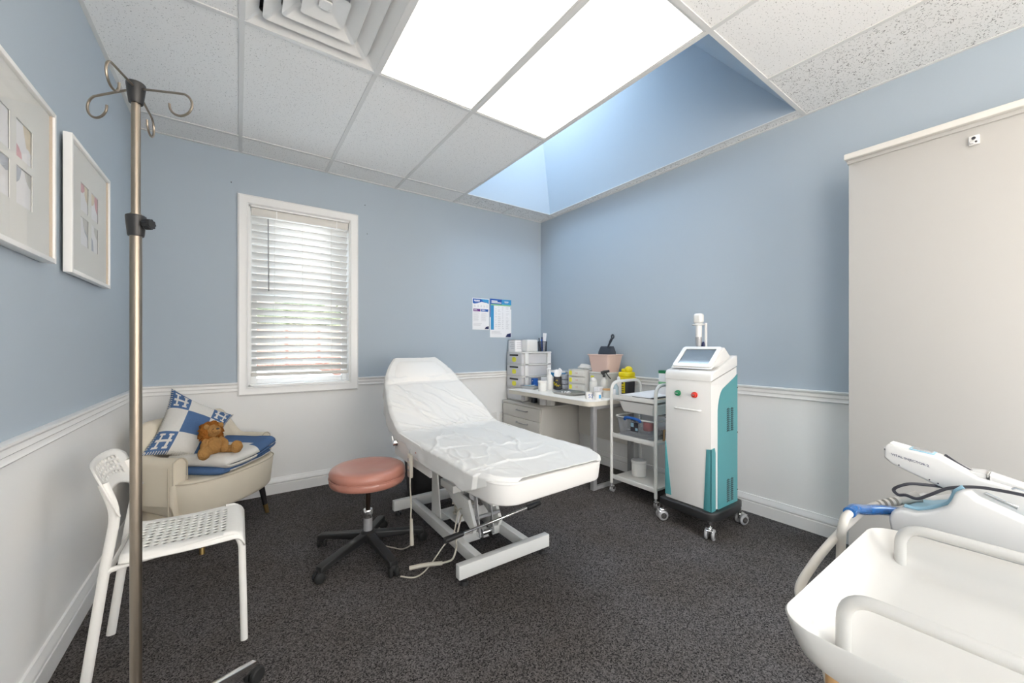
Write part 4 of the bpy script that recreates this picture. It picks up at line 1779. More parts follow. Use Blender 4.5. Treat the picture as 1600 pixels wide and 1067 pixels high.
# base frame
fy0, fy1 = 1.745, 2.73
bz0, bz1 = .035, .105
for y, lo in ((fy0, 1), (fy1, 0)):
    bm = nb(); box(bm, (BX - .292, y - .02, bz0), (BX + .292, y + .02, bz1), .003); cb = obj('cross_foot', bm, M['bedmetal'], t)
    for s_ in (-1, 1):
        bm = nb(); cyl(bm, (BX + s_ * .255, y, .0), (BX + s_ * .255, y, .018), .022, .018, n=20); cyl(bm, (BX + s_ * .255, y, .015), (BX + s_ * .255, y, .036), .006, n=10)
        obj('levelling_foot', bm, M['black'], cb)
for s_ in (-1, 1):
    bm = nb(); box(bm, (BX + s_ * .155 - .02, fy0 + .02, bz0 + .004), (BX + s_ * .155 + .02, fy1 - .02, bz1 - .004), .003); obj('base_rail', bm, M['bedmetal'], t)
for y in (2.03, 2.38):
    bm = nb(); box(bm, (BX - .135, y - .018, bz0 + .01), (BX + .135, y + .018, bz1 - .01), .003); obj('base_crossbar', bm, M['bedmetal'], t)
# tapered rear posts rising from the base
for s_ in (-1, 1):
    bm = nb()
    prism(bm, [(2.30, bz1 - .02), (2.44, bz1 - .02), (2.43, .50), (2.37, .50)], BX + s_ * .125 - .004, BX + s_ * .125 + .004, axis='x', bev=.001)
    prism(bm, [(2.43, bz1 - .02), (2.438, bz1 - .02), (2.43, .50), (2.422, .50)], BX + s_ * .125 - s_ * .004, BX + s_ * .125 - s_ * .04, axis='x')
    obj('post', bm, M['bedmetal'], t)
# scissor arms
for s_ in (-1, 1):
    bm = nb()
    prism(bm, [(2.36, .395), (2.40, .43), (1.98, .52), (1.96, .485)], BX + s_ * .10 - .012, BX + s_ * .10 + .012, axis='x', bev=.002)
    obj('lift_arm', bm, M['bedmetal'], t)
    bm = nb()
    prism(bm, [(2.30, .28), (2.36, .31), (2.00, .30), (1.92, .17), (1.94, .13)], BX + s_ * .085 - .010, BX + s_ * .085 + .010, axis='x', bev=.002)
    obj('lower_arm', bm, M['bedmetal'], t)
bm = nb(); box(bm, (BX - .12, 2.14, .30), (BX + .12, 2.32, .345), .004); obj('lift_plate', bm, M['bedmetal'], t)
bm = nb(); box(bm, (BX - .11, 2.10, .125), (BX + .10, 2.34, .135)); box(bm, (BX - .11, 2.10, .125), (BX + .10, 2.108, .20)); obj('cable_shelf', bm, M['bedmetal'], t)
bm = nb()
cyl(bm, (BX + .01, 2.36, .16), (BX + .01, 2.12, .27), .028, n=20)
cyl(bm, (BX + .01, 2.14, .262), (BX + .01, 1.95, .43), .012, n=14)
obj('lift_motor', bm, M['gray'], t)
# chrome linkage at the foot side
bm = nb()
for s_ in (-.045, .045):
    prism(bm, [(1.90, .115), (1.93, .11), (2.00, .42), (1.97, .43)], BX - .02 + s_ - .003, BX - .02 + s_ + .003, axis='x')
cyl(bm, (BX - .085, 1.975, .415), (BX + .045, 1.975, .415), .010, n=14)
cyl(bm, (BX - .075, 1.94, .215), (BX + .085, 1.94, .215), .011, n=14)
obj('link_plates', bm, M['gray'], t)
bm = nb(); cyl(bm, (BX + .02, 1.955, .43), (BX + .13, 1.90, .50), .009, n=12); cyl(bm, (BX + .13, 1.90, .50), (BX + .20, 1.86, .535), .013, n=12)
obj('gas_strut', bm, M['black'], t)
bm = nb()
pb = [(BX - .33, 1.835, .245), (BX - .17, 1.85, .235), (BX + .10, 1.84, .29), (BX + .20, 1.83, .305)]
P0, P1 = Vector((BX - .285, 1.80, .222)), Vector((BX + .225, 1.80, .262))
dd = (P1 - P0).normalized()
cyl(bm, P0, P1, .0075, n=12)
bar = obj('tilt_bar', bm, M['chrome'], t)
for a, b in ((P0 - dd * .055, P0 + dd * .055), (P1 - dd * .04, P1 + dd * .06)):
    bm = nb(); cyl(bm, a, b, .0165, .0140, n=18, bev=.004); obj('grip', bm, M['black'], bar)
bm = nb()
for k, s_ in enumerate((-1, 1)):
    box(bm, (BX - .02 + s_ * .030 - .003, 1.90, .095), (BX - .02 + s_ * .030 + .003, 1.96, .155), .002)
cyl(bm, (BX - .07, 1.93, .125), (BX + .03, 1.93, .125), .016, n=16)
obj('floor_lock', bm, M['chrome'], t)
bm = nb(); box(bm, (BX + .15, 1.70, TOPB - .20), (BX + .19, 1.78, TOPB - .106), .003); obj('foot_bracket', bm, M['bedmetal'], t)
# coiled cable on the shelf
bm = nb()
rn = random.Random(2)
cp = []
for k in range(60):
    a = k * .9
    cp.append((BX - .01 + .075 * math.cos(a) + rn.uniform(-.01, .01), 2.21 + .05 * math.sin(a * 1.07) + rn.uniform(-.01, .01), .145 + .0011 * k + rn.uniform(-.004, .012)))
tube(bm, smoothpath(cp, 4), .0042, 6)
obj('coiled_cable', bm, M['beige'], t)

# hand control hanging off the side of the bed
t = thing('hand_control', 'beige corded hand control hanging from the bed side by the stool', 'remote control', (BX - HW - .02, 2.14, .40))
bm = nb()
hx, hy = BX - HW - .028, 2.165
box(bm, (hx - .010, hy - .026, .445), (hx + .010, hy + .022, .580), .007, 3)
bd = obj('body', bm, M['beige'], t)
bm = nb()
for z in (.55, .52, .49):
    box(bm, (hx - .0125, hy - .012, z - .008), (hx - .009, hy + .008, z + .006), .001)
obj('button', bm, M['gray'], bd)
bm = nb()
tube(bm, fillet([(hx, hy + .0, .583), (hx + .0, hy + .01, .60), (hx + .02, hy + .01, .602)], .008), .0022, 6)
obj('hanging_hook', bm, M['chrome'], t)
bm = nb()
hz = [(hx, hy, .448), (hx, hy - .002, .38), (hx + .004, hy - .006, .30), (hx - .003, hy - .02, .23), (hx - .004, hy - .03, .19)]
tube(bm, smoothpath(hz, 6), .0042, 8)
cyl(bm, (hx - .002, hy - .024, .215), (hx - .006, hy - .045, .075), .0085, .0115, n=10)
tube(bm, smoothpath([(hx - .006, hy - .045, .078), (hx - .03, hy + .03, .03), (hx - .06, hy + .12, .008), (hx - .14, hy + .26, .006), (hx - .16, hy + .38, .006), (hx - .08, hy + .42, .006),
                     (hx - .02, hy + .40, .008)], 8), .0035, 7)
obj('cord', bm, M['beige'], t)
t = thing('power_cable', 'grey power cable trailing over the bed base to the floor', 'cable', (BX - .3, 2.0, 0))
bm = nb()
tube(bm, smoothpath([(BX - .06, 2.12, .20), (BX - .14, 2.03, .24), (BX - .20, 1.98, .13), (BX - .26, 1.97, .10), (BX - .36, 1.96, .012), (BX - .44, 1.93, .006), (BX - .50, 1.98, .006)], 8), .0038, 8)
obj('cord', bm, M['beige'], t)
bm = nb()
tube(bm, smoothpath([(BX - .07, 2.11, .18), (BX - .15, 1.99, .20), (BX - .195, 1.95, .115), (BX - .22, 1.90, .108), (BX - .25, 1.885, .06), (BX - .30, 1.905, .045)], 8), .0055, 8)
tube(bm, smoothpath([(BX - .30, 1.905, .045), (BX - .38, 1.95, .040), (BX - .45, 1.985, .030)], 5), .011, 8)
obj('connector', bm, M['beige'], t)

# disposable sheet draped on the bed
rn = random.Random(11)


def ridge(x, y, a, w, ox, oy, ln):
    """a soft crease line through (ox, oy) at angle a, width w, length ln"""
    dx, dy = x - ox, y - oy
    al = dx * math.cos(a) + dy * math.sin(a)
    pe = -dx * math.sin(a) + dy * math.cos(a) + .012 * math.sin(al * 22 + ox * 9)
    return math.exp(-(pe / w) ** 2) * max(0, 1 - (al / ln) ** 2) ** .7 if abs(al) < ln else 0


CR = []
for k in range(30):      # along seat section, local coords: across a (-.35...35), along b (0 foot ... 2 head)
    CR.append((rn.uniform(-.33, .33), rn.uniform(.15, 1.15), rn.choice((rn.uniform(.9, 1.9), rn.uniform(-.4, .5))), rn.uniform(.006, .013), rn.uniform(.10, .34), rn.uniform(.003, .008)))
for k in range(22):
    CR.append((rn.uniform(-.30, .30), rn.uniform(1.05, 1.60), rn.uniform(1.9, 2.6), rn.uniform(.006, .014), rn.uniform(.10, .30), rn.uniform(.004, .011)))
for k in range(8):
    CR.append((rn.uniform(-.15, .15), 1.645 + rn.uniform(-.004, .004), rn.uniform(-.04, .04), .008, .34, -.004))
CR.append((0, 1.655, 0.02, .010, .33, -.016)); CR.append((.0, 1.70, .02, .022, .33, .012))
LS = HINGEY - FOOTY
L1 = (A1 - A0).length
L2 = (A2 - A1).length


def sheet_fn(u, v):
    # u across with drape, v along from the foot
    b = -.0 + v * (LS + L1 + L2 + .01)
    if b < LS:
        yy = FOOTY + .012 + b
        base = lambda a, d: Vector((BX + a, yy, TOPB + d))
        w = HW + .004
        if b < .16:        # rounded foot corners
            k = (.16 - b) / .16
            w = HW - .014 - .105 * k ** 2.4
    else:
        q = b - LS
        s_ = q / L1 if q < L1 else 1 + .6 * min(1, (q - L1) / L2)
        w = abs(back_pt(s_, 1).x - BX) + .004
        base = lambda a, d: Vector((BX + a, back_pt(s_, 0, -d).y, back_pt(s_, 0, -d).z))
    # drop on each side as a function of b
    dl = .012 + .075 * max(0, min(1, (b - .02) / .22)) - .055 * math.exp(-((b - 1.02) / .16) ** 2) + .012 * noise.noise(Vector((b * 7, 2, 0)))
    if b > LS:
        dl = .035 + .075 * math.sin(PI * min(1, (b - LS) / (L1 + .12))) + .010 * noise.noise(Vector((b * 11, 5, 0)))
    dr = .05 + .02 * noise.noise(Vector((b * 5, 8, 0)))
    if b > LS - .12 and b < LS + .15:
        dr += .03
    if b < .2:
        dr *= b / .2 + .1
    tot = 2 * w + dl + dr
    p = u * tot - dl
    if p < 0:
        a, drop = -w, -p
    elif p > 2 * w:
        a, drop = w, p - 2 * w
    else:
        a, drop = p - w, 0
    h = 0
    for (oa, ob, an, wd, ln, amp) in CR:
        if abs(b - ob) < ln + .02:
            h += amp * ridge(a, b, an, wd, oa, ob, ln)
    h += .004 * noise.noise(Vector((a * 9, b * 6, 1))) + .0025 * noise.noise(Vector((a * 24, b * 17, 4)))
    h = max(-.004, h) + .006
    e = max(0, (abs(a) - (w - .012)) / .012)
    pt = base(a, h * (1 - .5 * e) - .004 * e * e)
    if drop > 0:
        side = -1 if p < 0 else 1
        fl = .008 + .010 * min(1, drop / .06) * (1 + noise.noise(Vector((b * 13, drop * 12, side * 3)))) * .8
        if b > LS:
            dn = Vector((0, back_pt(.5, 0, .1).y - back_pt(.5, 0, 0).y, back_pt(.5, 0, .1).z - back_pt(.5, 0, 0).z)).normalized()
            dn = (dn * .55 + Vector((0, 0, -1)) * .45).normalized()
        else:
            dn = Vector((0, 0, -1))
        pt = pt + dn * drop + Vector((side * (fl), 0, 0))
    # smooth the crease at the hinge
    if abs(b - LS) < .10:
        pt.z += .016 * (1 - abs(b - LS) / .10) ** 2
    return pt


bm = nb()
grid(bm, sheet_fn, 150, 300)
bm.verts.ensure_lookup_table()
o = solo('disposable_bed_sheet', bm, M['sheet'], 'creased white disposable sheet draped over the treatment bed', 'bed sheet', smooth=180, origin=(BX, 2.1, .63))
md = o.modifiers.new('thick', 'SOLIDIFY'); md.thickness = .0012; md.offset = 0

# waste bin behind the bed
t = thing('waste_bin', 'black waste bin with a clear liner on the floor behind the bed', 'bin', (1.215, 2.98, 0))
bm = nb()
openbox(bm, rrect(1.215, 2.98, .20, .20, .04), rrect(1.215, 2.98, .25, .25, .05), 0, .33, .004)
obj('body', bm, M['black'], t, smooth=50)
bm = nb()
po = rrect(1.215, 2.98, .262, .262, .05)
pi_ = rrect(1.215, 2.98, .236, .236, .045)
n = len(po)
def lz(i):
    return .02 * noise.noise(Vector((i * .8, 3, 0)))
ringA = [bm.verts.new((p[0], p[1], .285 + lz(i) )) for i, p in enumerate(po)]
ringB = [bm.verts.new((p[0] * .5 + q[0] * .5, p[1] * .5 + q[1] * .5, .345 + lz(i) * .3)) for i, (p, q) in enumerate(zip(po, pi_))]
ringC = [bm.verts.new((q[0], q[1], .25 + lz(i))) for i, q in enumerate(pi_)]
for A_, B_ in ((ringA, ringB), (ringB, ringC)):
    for i in range(n):
        bm.faces.new([A_[i], A_[(i + 1) % n], B_[(i + 1) % n], B_[i]])
obj('liner', bm, M['clear'], t, smooth=60)
bm = nb()
ball(bm, (1.24, 2.93, .325), .04, 1.3, 1, .5, 12, lump=.6, lscale=25)
solo('crumpled_wrapper', bm, M['bluetape'], 'crumpled bright blue wrapper inside the black waste bin', 'rubbish')

# ================================================================== DESK
DX0, DX1, DY0_, DY1, DZ = 2.31, 3.006, 2.20, 3.345, .748
t = thing('desk', 'white desk with rounded corner and grey steel legs along the right wall', 'desk', (2.66, 2.77, 0))
pts = [(DX1, DY0_), (DX1, DY1), (DX0, DY1)]
r_ = .075
pts += [(DX0, DY0_ + r_)]
for k in range(1, 8):
    a = PI + PI / 2 * k / 8
    pts.append((DX0 + r_ + r_ * math.cos(a), DY0_ + r_ + r_ * math.sin(a)))
pts.append((DX0 + r_, DY0_))
bm = nb(); prism(bm, pts, DZ - .006, DZ, bev=.002, seg=2); top = obj('desktop', bm, M['desk'], t)
pe = [(2 * 0 + x, y) for x, y in pts]
bm = nb(); prism(bm, [(x + (.001 if x < 2.9 else 0), y) for x, y in pe], DZ - .042, DZ - .0065); obj('desk_edge', bm, M['deskedge'], t)
for x in (2.42, 2.90):
    for y in (2.26, 3.29):
        if y > 3:
            continue
        bm = nb(); box(bm, (x - .02, y - .02, .0), (x + .02, y + .02, DZ - .043), .002); obj('leg', bm, M['gray'], t)
bm = nb(); box(bm, (2.44, 2.245, .0), (2.88, 2.275, .030), .002); obj('foot_bar', bm, M['gray'], t)
bm = nb(); box(bm, (2.44, 2.245, DZ - .08), (2.88, 2.275, DZ - .043), .002); obj('top_bar', bm, M['gray'], t)
bm = nb(); box(bm, (2.955, 2.30, .28), (2.97, 2.97, .70), .001); obj('modesty_panel', bm, M['drawerwhite'], t)

# drawer unit
t = thing('drawer_unit', 'low off-white drawer unit under the far end of the desk', 'drawers', (2.7, 3.33, 0))
ux0, ux1, uy0, uy1, uz = 2.465, 2.985, 2.99, 3.665, .590
bm = nb()
box(bm, (ux0, uy0, .02), (ux1, uy1, uz - .022), .002)
box(bm, (ux0 - .018, uy0 - .004, uz - .021), (ux1, uy1 + .004, uz), .004)
obj('carcass', bm, M['drawerwhite'], t)
for k in range(4):
    z1 = uz - .026 - k * .132
    bm = nb(); box(bm, (ux0 - .018, uy0 + .012, z1 - .128), (ux0 - .001, uy1 - .01, z1), .002)
    d = obj('drawer', bm, M['drawerwhite'], t)
    bm = nb()
    tube(bm, fillet([(ux0 - .018, 3.20, z1 - .045), (ux0 - .042, 3.20, z1 - .045), (ux0 - .042, 3.38, z1 - .045), (ux0 - .018, 3.38, z1 - .045)], .012), .0065, 10)
    obj('handle', bm, M['gray'], d)

# plastic drawer tower
t = thing('plastic_drawer_tower', 'white plastic drawer tower with yellow stickers in the room corner', 'drawer tower', (2.71, 3.515, uz))
tx0, tx1, ty0, ty1 = 2.505, 2.925, 3.375, 3.66
bm = nb()
zb = uz + .001
nd, ph = 4, .132
box(bm, (tx0, ty0, zb), (tx1, ty1, zb + .012), .002)
for k in range(nd + 1):
    z = zb + k * ph
    box(bm, (tx0, ty0, z), (tx1, ty1, z + .016), .003)
for (px, py) in ((tx0 + .07, ty0), (tx1 - .03, ty0), (tx0 + .07, ty1 - .02), (tx1 - .03, ty1 - .02)):
    box(bm, (px - .025, py, zb), (px + .025, py + .018, zb + nd * ph), .003)
box(bm, (tx0 + .05, ty1 - .012, zb), (tx1, ty1 - .004, zb + nd * ph))
obj('frame', bm, M['whitegloss'], t)
for k in range(nd):
    z = zb + k * ph + .018
    bm = nb(); box(bm, (tx0 + .008, ty0 + .022, z), (tx1 - .02, ty1 - .022, z + ph - .022), .003)
    box(bm, (tx0 - .004, ty0 + .004, z), (tx0 + .008, ty1 - .004, z + ph - .020), .003)
    d = obj('drawer', bm, mat('translucent_drawer_%d' % k, (.66, .66, .68), .4) if k == 0 else bpy.data.materials['translucent_drawer_0'], t)
    bm = nb(); box(bm, (tx0 - .006, 3.44, z + ph - .048), (tx0 - .003, 3.60, z + ph - .030), .001)
    obj('handle_slot', bm, M['black'], d)
    if k > 0:
        bm = nb(); prism(bm, rrect(3.515, z + .045, .075, .052, .022, 4), tx0 - .0055, tx0 - .0045, axis='x'); obj('round_sticker', bm, M['ysticker'], d)
TT = zb + nd * ph + .016

# things on the tower
t = thing('print_box', 'small white printed carton with a grey top on the drawer tower', 'box', (2.58, 3.58, TT))
bm = nb(); box(bm, (2.52, 3.52, TT), (2.66, 3.655, TT + .128), .002); obj('carton', bm, M['paper'], t)
bm = nb(); box(bm, (2.518, 3.518, TT + .128), (2.662, 3.657, TT + .134), .001); obj('lid', bm, M['gray'], t)
bm = nb()
for k in range(4):
    box(bm, (2.5185, 3.54, TT + .035 + k * .022), (2.5195, 3.60 + .02 * (k % 2), TT + .040 + k * .022))
    box(bm, (2.54, 3.5185, TT + .035 + k * .022), (2.60, 3.5195, TT + .040 + k * .022))
box(bm, (2.62, 3.5185, TT + .03), (2.632, 3.5195, TT + .105))
obj('printing', bm, M['printgray'], t)
bm = nb(); box(bm, (2.59, 3.385, TT + .001), (2.74, 3.505, TT + .135), .018, 4)
solo('tissue_dispenser', bm, M['whitegloss'], 'white rounded tissue dispenser on the drawer tower beside the mesh cup', 'dispenser')
t = thing('mesh_pen_cup', 'dark wire mesh cup of pens on the drawer tower', 'pen cup', (2.84, 3.44, TT))
bm = nb()
mesh_c = (2.84, 3.435)
for k in range(24):
    a = 2 * PI * k / 24
    cyl(bm, (mesh_c[0] + .047 * math.cos(a), mesh_c[1] + .047 * math.sin(a), TT + .001), (mesh_c[0] + .052 * math.cos(a), mesh_c[1] + .052 * math.sin(a), TT + .115), .0018, n=5)
for k in range(10):
    z = TT + .004 + k * .0122
    rr = .047 + .005 * k / 9
    tube(bm, [(mesh_c[0] + rr * math.cos(2 * PI * i / 24), mesh_c[1] + rr * math.sin(2 * PI * i / 24), z) for i in range(24)], .0016 if k < 9 else .003, 5, closed=True)
cyl(bm, (mesh_c[0], mesh_c[1], TT + .0005), (mesh_c[0], mesh_c[1], TT + .004), .047, n=24)
obj('wire_cup', bm, M['slate'], t)
pens = [(-.025, .01, 'slate', .15, -.1, .0, 'dark pen standing furthest left in the mesh cup'), (-.008, -.01, 'navy', .16, -.02, .02, 'navy pen standing in the mesh cup'),
        (-.02, -.02, 'bluetape', .135, -.08, -.02, 'blue marker leaning in the mesh cup'), (.005, .02, 'black', .145, .05, .02, 'black pen behind the others in the mesh cup'),
        (.012, -.005, 'paper', .205, .03, 0, 'white plastic tube standing upright in the mesh cup'), (.028, .005, 'paper', .205, .14, 0, 'white plastic tube leaning right in the mesh cup')]
for dx, dy, m_, L_, tx, ty, lb in pens:
    p = Vector((mesh_c[0] + dx, mesh_c[1] + dy, TT + .006)); q = p + Vector((tx, ty, 1)).normalized() * L_
    q.x = min(q.x, 2.93)
    bm = nb(); cyl(bm, p, q, .0065 if m_ != 'paper' else .010, n=10, bev=.001)
    solo('pen' if m_ != 'paper' else 'plastic_tube', bm, M[m_], lb, 'pen' if m_ != 'paper' else 'tube', 'pens in the mesh cup' if m_ != 'paper' else 'white tubes in the mesh cup')

# things on the drawer unit beneath the desk top
for (x, y, w, d_, h_, m_, nm, lb) in ((2.60, 3.28, .05, .05, .10, 'slate', 'dark_box', 'slim dark box under the desk top, left of the pair'), (2.62, 3.20, .045, .05, .10, 'gray', 'grey_box', 'slim grey box under the desk top, beside the dark one'),
                                      (2.60, 3.10, .10, .06, .085, 'paper', 'white_carton', 'small white carton under the desk top on the drawer unit')):
    bm = nb(); box(bm, (x - w / 2, y - d_ / 2, uz + .001), (x + w / 2, y + d_ / 2, uz + h_), .002)
    solo(nm, bm, M[m_], lb, 'box')
bm = nb(); lathe(bm, [(0, 0), (.042, 0), (.047, .095), (.049, .105), (0, .105)], (2.62, 3.035, uz + .001), 28)
solo('white_tub', bm, M['white'], 'round white tub under the desk top at the drawer unit edge', 'tub', smooth=40)

# ------------------------------------------------------------------ things on the desk
Z0 = DZ + .0005
bm = nb(); box(bm, (2.40, 3.16, Z0), (2.56, 3.33, Z0 + .002))
solo('paper_sheet', bm, M['paper'], 'loose white paper sheet on the far front edge of the desk', 'paper')


def dish(x, y, w, d_, h_, m_, nm, lb, cat, rz=0.0, group=None):
    bm = nb()
    A = rrect(0, 0, w * .9, d_ * .88, min(w, d_) * .25, 6)
    B = rrect(0, 0, w, d_, min(w, d_) * .28, 6)
    openbox(bm, A, B, 0, h_, .004)
    bm.transform(Matrix.Translation((x, y, Z0)) @ Matrix.Rotation(rz, 4, 'Z'))
    return solo(nm, bm, m_, lb, cat, group, smooth=50)


M['stainless'] = mat('stainless_tray', (0.52, 0.52, 0.51), 0.28, metal=1)
dish(2.51, 3.245, .12, .20, .030, M['stainless'], 'kidney_tray', 'small steel dish of blue packets near the drawer tower', 'tray', .2)
for k, (x, y, m_, lb) in enumerate(((2.50, 3.27, 'blue2', 'pale blue packet lying in the small steel dish, far one'), (2.515, 3.22, 'paper', 'white folded packet lying in the small steel dish'),
                                    (2.495, 3.19, 'blue2', 'pale blue packet lying in the small steel dish, near one'))):
    bm = nb(); box(bm, (-.022, -.030, 0), (.022, .030, .006), .002)
    bm.transform(Matrix.Translation((x, y, Z0 + .028 + .006 * k)) @ Matrix.Rotation(.7 * k + .2, 4, 'Z') @ Matrix.Rotation(.12, 4, 'Y'))
    solo('sterile_packet', bm, M[m_], lb, 'packet')
t = thing('blue_label_box', 'small royal blue box with a white mark beside the drawer tower', 'box', (2.63, 3.31, Z0))
bm = nb(); box(bm, (2.60, 3.29, Z0), (2.66, 3.335, Z0 + .10), .002); obj('carton', bm, M['printblue'], t)
bm = nb(); box(bm, (2.5992, 3.305, Z0 + .07), (2.5998, 3.315, Z0 + .08)); obj('white_mark', bm, M['paper'], t)
bm = nb(); box(bm, (2.70, 3.19, Z0), (2.86, 3.30, Z0 + .115), .012, 3)
solo('white_storage_box', bm, M['whitegloss'], 'plain white lidded box behind the pump bottle on the desk', 'box')
t = thing('glove_box', 'white and blue glove carton at the wall side of the desk', 'box', (2.92, 3.27, Z0))
bm = nb(); box(bm, (2.875, 3.19, Z0), (2.975, 3.34, Z0 + .175), .002); obj('carton', bm, M['paper'], t)
bm = nb(); box(bm, (2.874, 3.192, Z0 + .10), (2.8755, 3.338, Z0 + .155)); box(bm, (2.877, 3.1885, Z0 + .10), (2.973, 3.1905, Z0 + .155)); obj('blue_band', bm, M['printcyan'], t)

# pump bottle
def bottle(x, y, prof, m_, nm, lb, parts=(), cat='bottle', n=24, sy=1.0):
    t = thing(nm, lb, cat, (x, y, Z0))
    bm = nb(); lathe(bm, prof, (x, y, Z0), n, sy=sy); obj('body', bm, m_, t, smooth=50)
    for pn, fn, mm in parts:
        bm = nb(); fn(bm, x, y); obj(pn, bm, mm, t, smooth=50)
    return t


def pump(bm, x, y):
    cyl(bm, (x, y, Z0 + .165), (x, y, Z0 + .185), .013, n=16)
    cyl(bm, (x, y, Z0 + .185), (x, y, Z0 + .215), .005, n=10)
    tube(bm, [(x + .012, y, Z0 + .215), (x - .012, y, Z0 + .217), (x - .038, y + .006, Z0 + .210)], [.008, .008, .004], 10)


bottle(2.64, 3.075, [(0, 0), (.032, 0), (.034, .004), (.034, .12), (.028, .145), (.014, .158), (.014, .166), (0, .166)], M['whitegloss'], 'pump_bottle',
       'white pump bottle on the desk behind the white jar', [('pump_head', pump, M['paper'])])
bottle(2.49, 3.01, [(0, 0), (.040, 0), (.042, .003), (.042, .080), (.046, .082), (.046, .10), (.044, .103), (0, .103)], M['white'], 'white_jar',
       'squat white lidded jar at the desk front edge', [('lid', lambda bm, x, y: lathe(bm, [(0, 0), (.047, 0), (.048, .003), (.048, .018), (.046, .021), (0, .021)], (x, y, Z0 + .083), 28), M['whitegloss'])], 'jar')


def doodle(bm, x, y):
    rn = random.Random(9)
    for k in range(9):
        a0 = PI + .5 + rn.uniform(-.75, .75)
        zz = Z0 + .03 + rn.uniform(0, .08)
        pts = []
        R0 = rn.uniform(.006, .012)
        for i in range(7):
            b = i / 6 * rn.uniform(3, 5)
            a_ = a0 + R0 * math.cos(b) / .042
            pts.append((x + .0425 * math.cos(a_), y + .0425 * math.sin(a_), zz + R0 * math.sin(b)))
        tube(bm, pts, .0018, 5)


bottle(2.71, 3.03, [(0, 0), (.040, 0), (.042, .003), (.042, .128), (.038, .134), (0, .134)], M['printdark'], 'black_canister',
       'black canister with yellow scribbled pattern on the desk', [('yellow_pattern', doodle, M['yellow']),
       ('white_wipe_bag', lambda bm, x, y: [ball(bm, (x + dx, y + dy, Z0 + dz_), rr_, 1, 1, 1.3, 14, lump=.7, lscale=40) for dx, dy, dz_, rr_ in ((0, 0, .155, .034), (-.012, .012, .180, .022), (.01, -.016, .192, .020), (.014, .01, .175, .022))], M['paper'])], 'canister')


def mini_drawers(x0, x1, y0, y1, h_, n, m_body, m_dr, m_st, nm, lb, knobs=False, stx='y'):
    t = thing(nm, lb, 'drawer box', ((x0 + x1) / 2, (y0 + y1) / 2, Z0))
    bm = nb()
    box(bm, (x0, y0, Z0), (x1, y0 + .004, Z0 + h_)); box(bm, (x0, y1 - .004, Z0), (x1, y1, Z0 + h_)); box(bm, (x1 - .004, y0 + .004, Z0), (x1, y1 - .004, Z0 + h_))
    for k in range(n + 1):
        z = Z0 + (h_ - .004) * k / n
        box(bm, (x0, y0 + .004, z), (x1 - .004, y1 - .004, z + .004))
    obj('frame', bm, m_body, t)
    for k in range(n):
        za, zb_ = Z0 + (h_ - .004) * k / n + .006, Z0 + (h_ - .004) * (k + 1) / n - .003
        bm = nb(); box(bm, (x0 - .004, y0 + .006, za), (x1 - .01, y1 - .006, zb_), .003)
        d = obj('drawer', bm, m_dr, t)
        bm = nb()
        ys_ = (y1 - .055, y1 - .012)
        prism(bm, rrect((ys_[0] + ys_[1]) / 2, (za + zb_) / 2, .040, (zb_ - za) * .72, .010, 4), x0 - .0052, x0 - .0044, axis='x')
        obj('sticker', bm, m_st, d)
        bm = nb()
        ym = (y0 + y1) / 2 + .0
        box(bm, (x0 - .012, ym - .016, (za + zb_) / 2 - .002), (x0 - .004, ym + .016, (za + zb_) / 2 + .006), .002)
        obj('pull', bm, M['pink'] if knobs else M['gray'], d)
    return t


mini_drawers(2.76, 2.90, 2.975, 3.085, .155, 3, M['clear'], mat('clear_drawer', (.46, .50, .57), .25), M['lime'], 'small_drawer_box', 'small clear three-drawer box with lime stickers on the desk')
mini_drawers(2.78, 2.97, 2.70, 2.94, .215, 3, M['white'], mat('cream_drawer', (.76, .75, .71), .4), M['ysticker'], 'storage_drawer_box',
             'larger off-white three-drawer box with yellow stickers against the wall', knobs=True)
bm = nb()
ball(bm, (2.87, 2.80, Z0 + .215 + .026), .052, 1.0, 1.35, .5, 20, lump=.5, lscale=22)
solo('plastic_bag', bm, M['milky'], 'crumpled white plastic bag on top of the off-white drawer box', 'bag')
bm = nb(); ball(bm, (2.92, 2.715, Z0 + .215 + .014), .024, 1, 1.2, .55, 12, lump=.4, lscale=30)
solo('magenta_packet', bm, M['magenta'], 'small magenta packet beside the crumpled bag on the drawer box', 'packet')

# steel instrument tray
dish(2.56, 2.69, .24, .33, .020, M['stainless'], 'steel_tray', 'shallow rectangular stainless steel tray at the middle of the desk', 'tray', -.03)
rn = random.Random(3)
for k in range(7):
    bm = nb()
    x, y = 2.55 + rn.uniform(-.03, .03), 2.73 + rn.uniform(-.05, .04)
    ball(bm, (x, y, Z0 + .004 + .009), .009, n=10)
    solo('cotton_ball', bm, M['paper'], 'tiny white cotton ball lying in the rectangular steel tray', 'cotton ball', 'cotton balls in the steel tray')

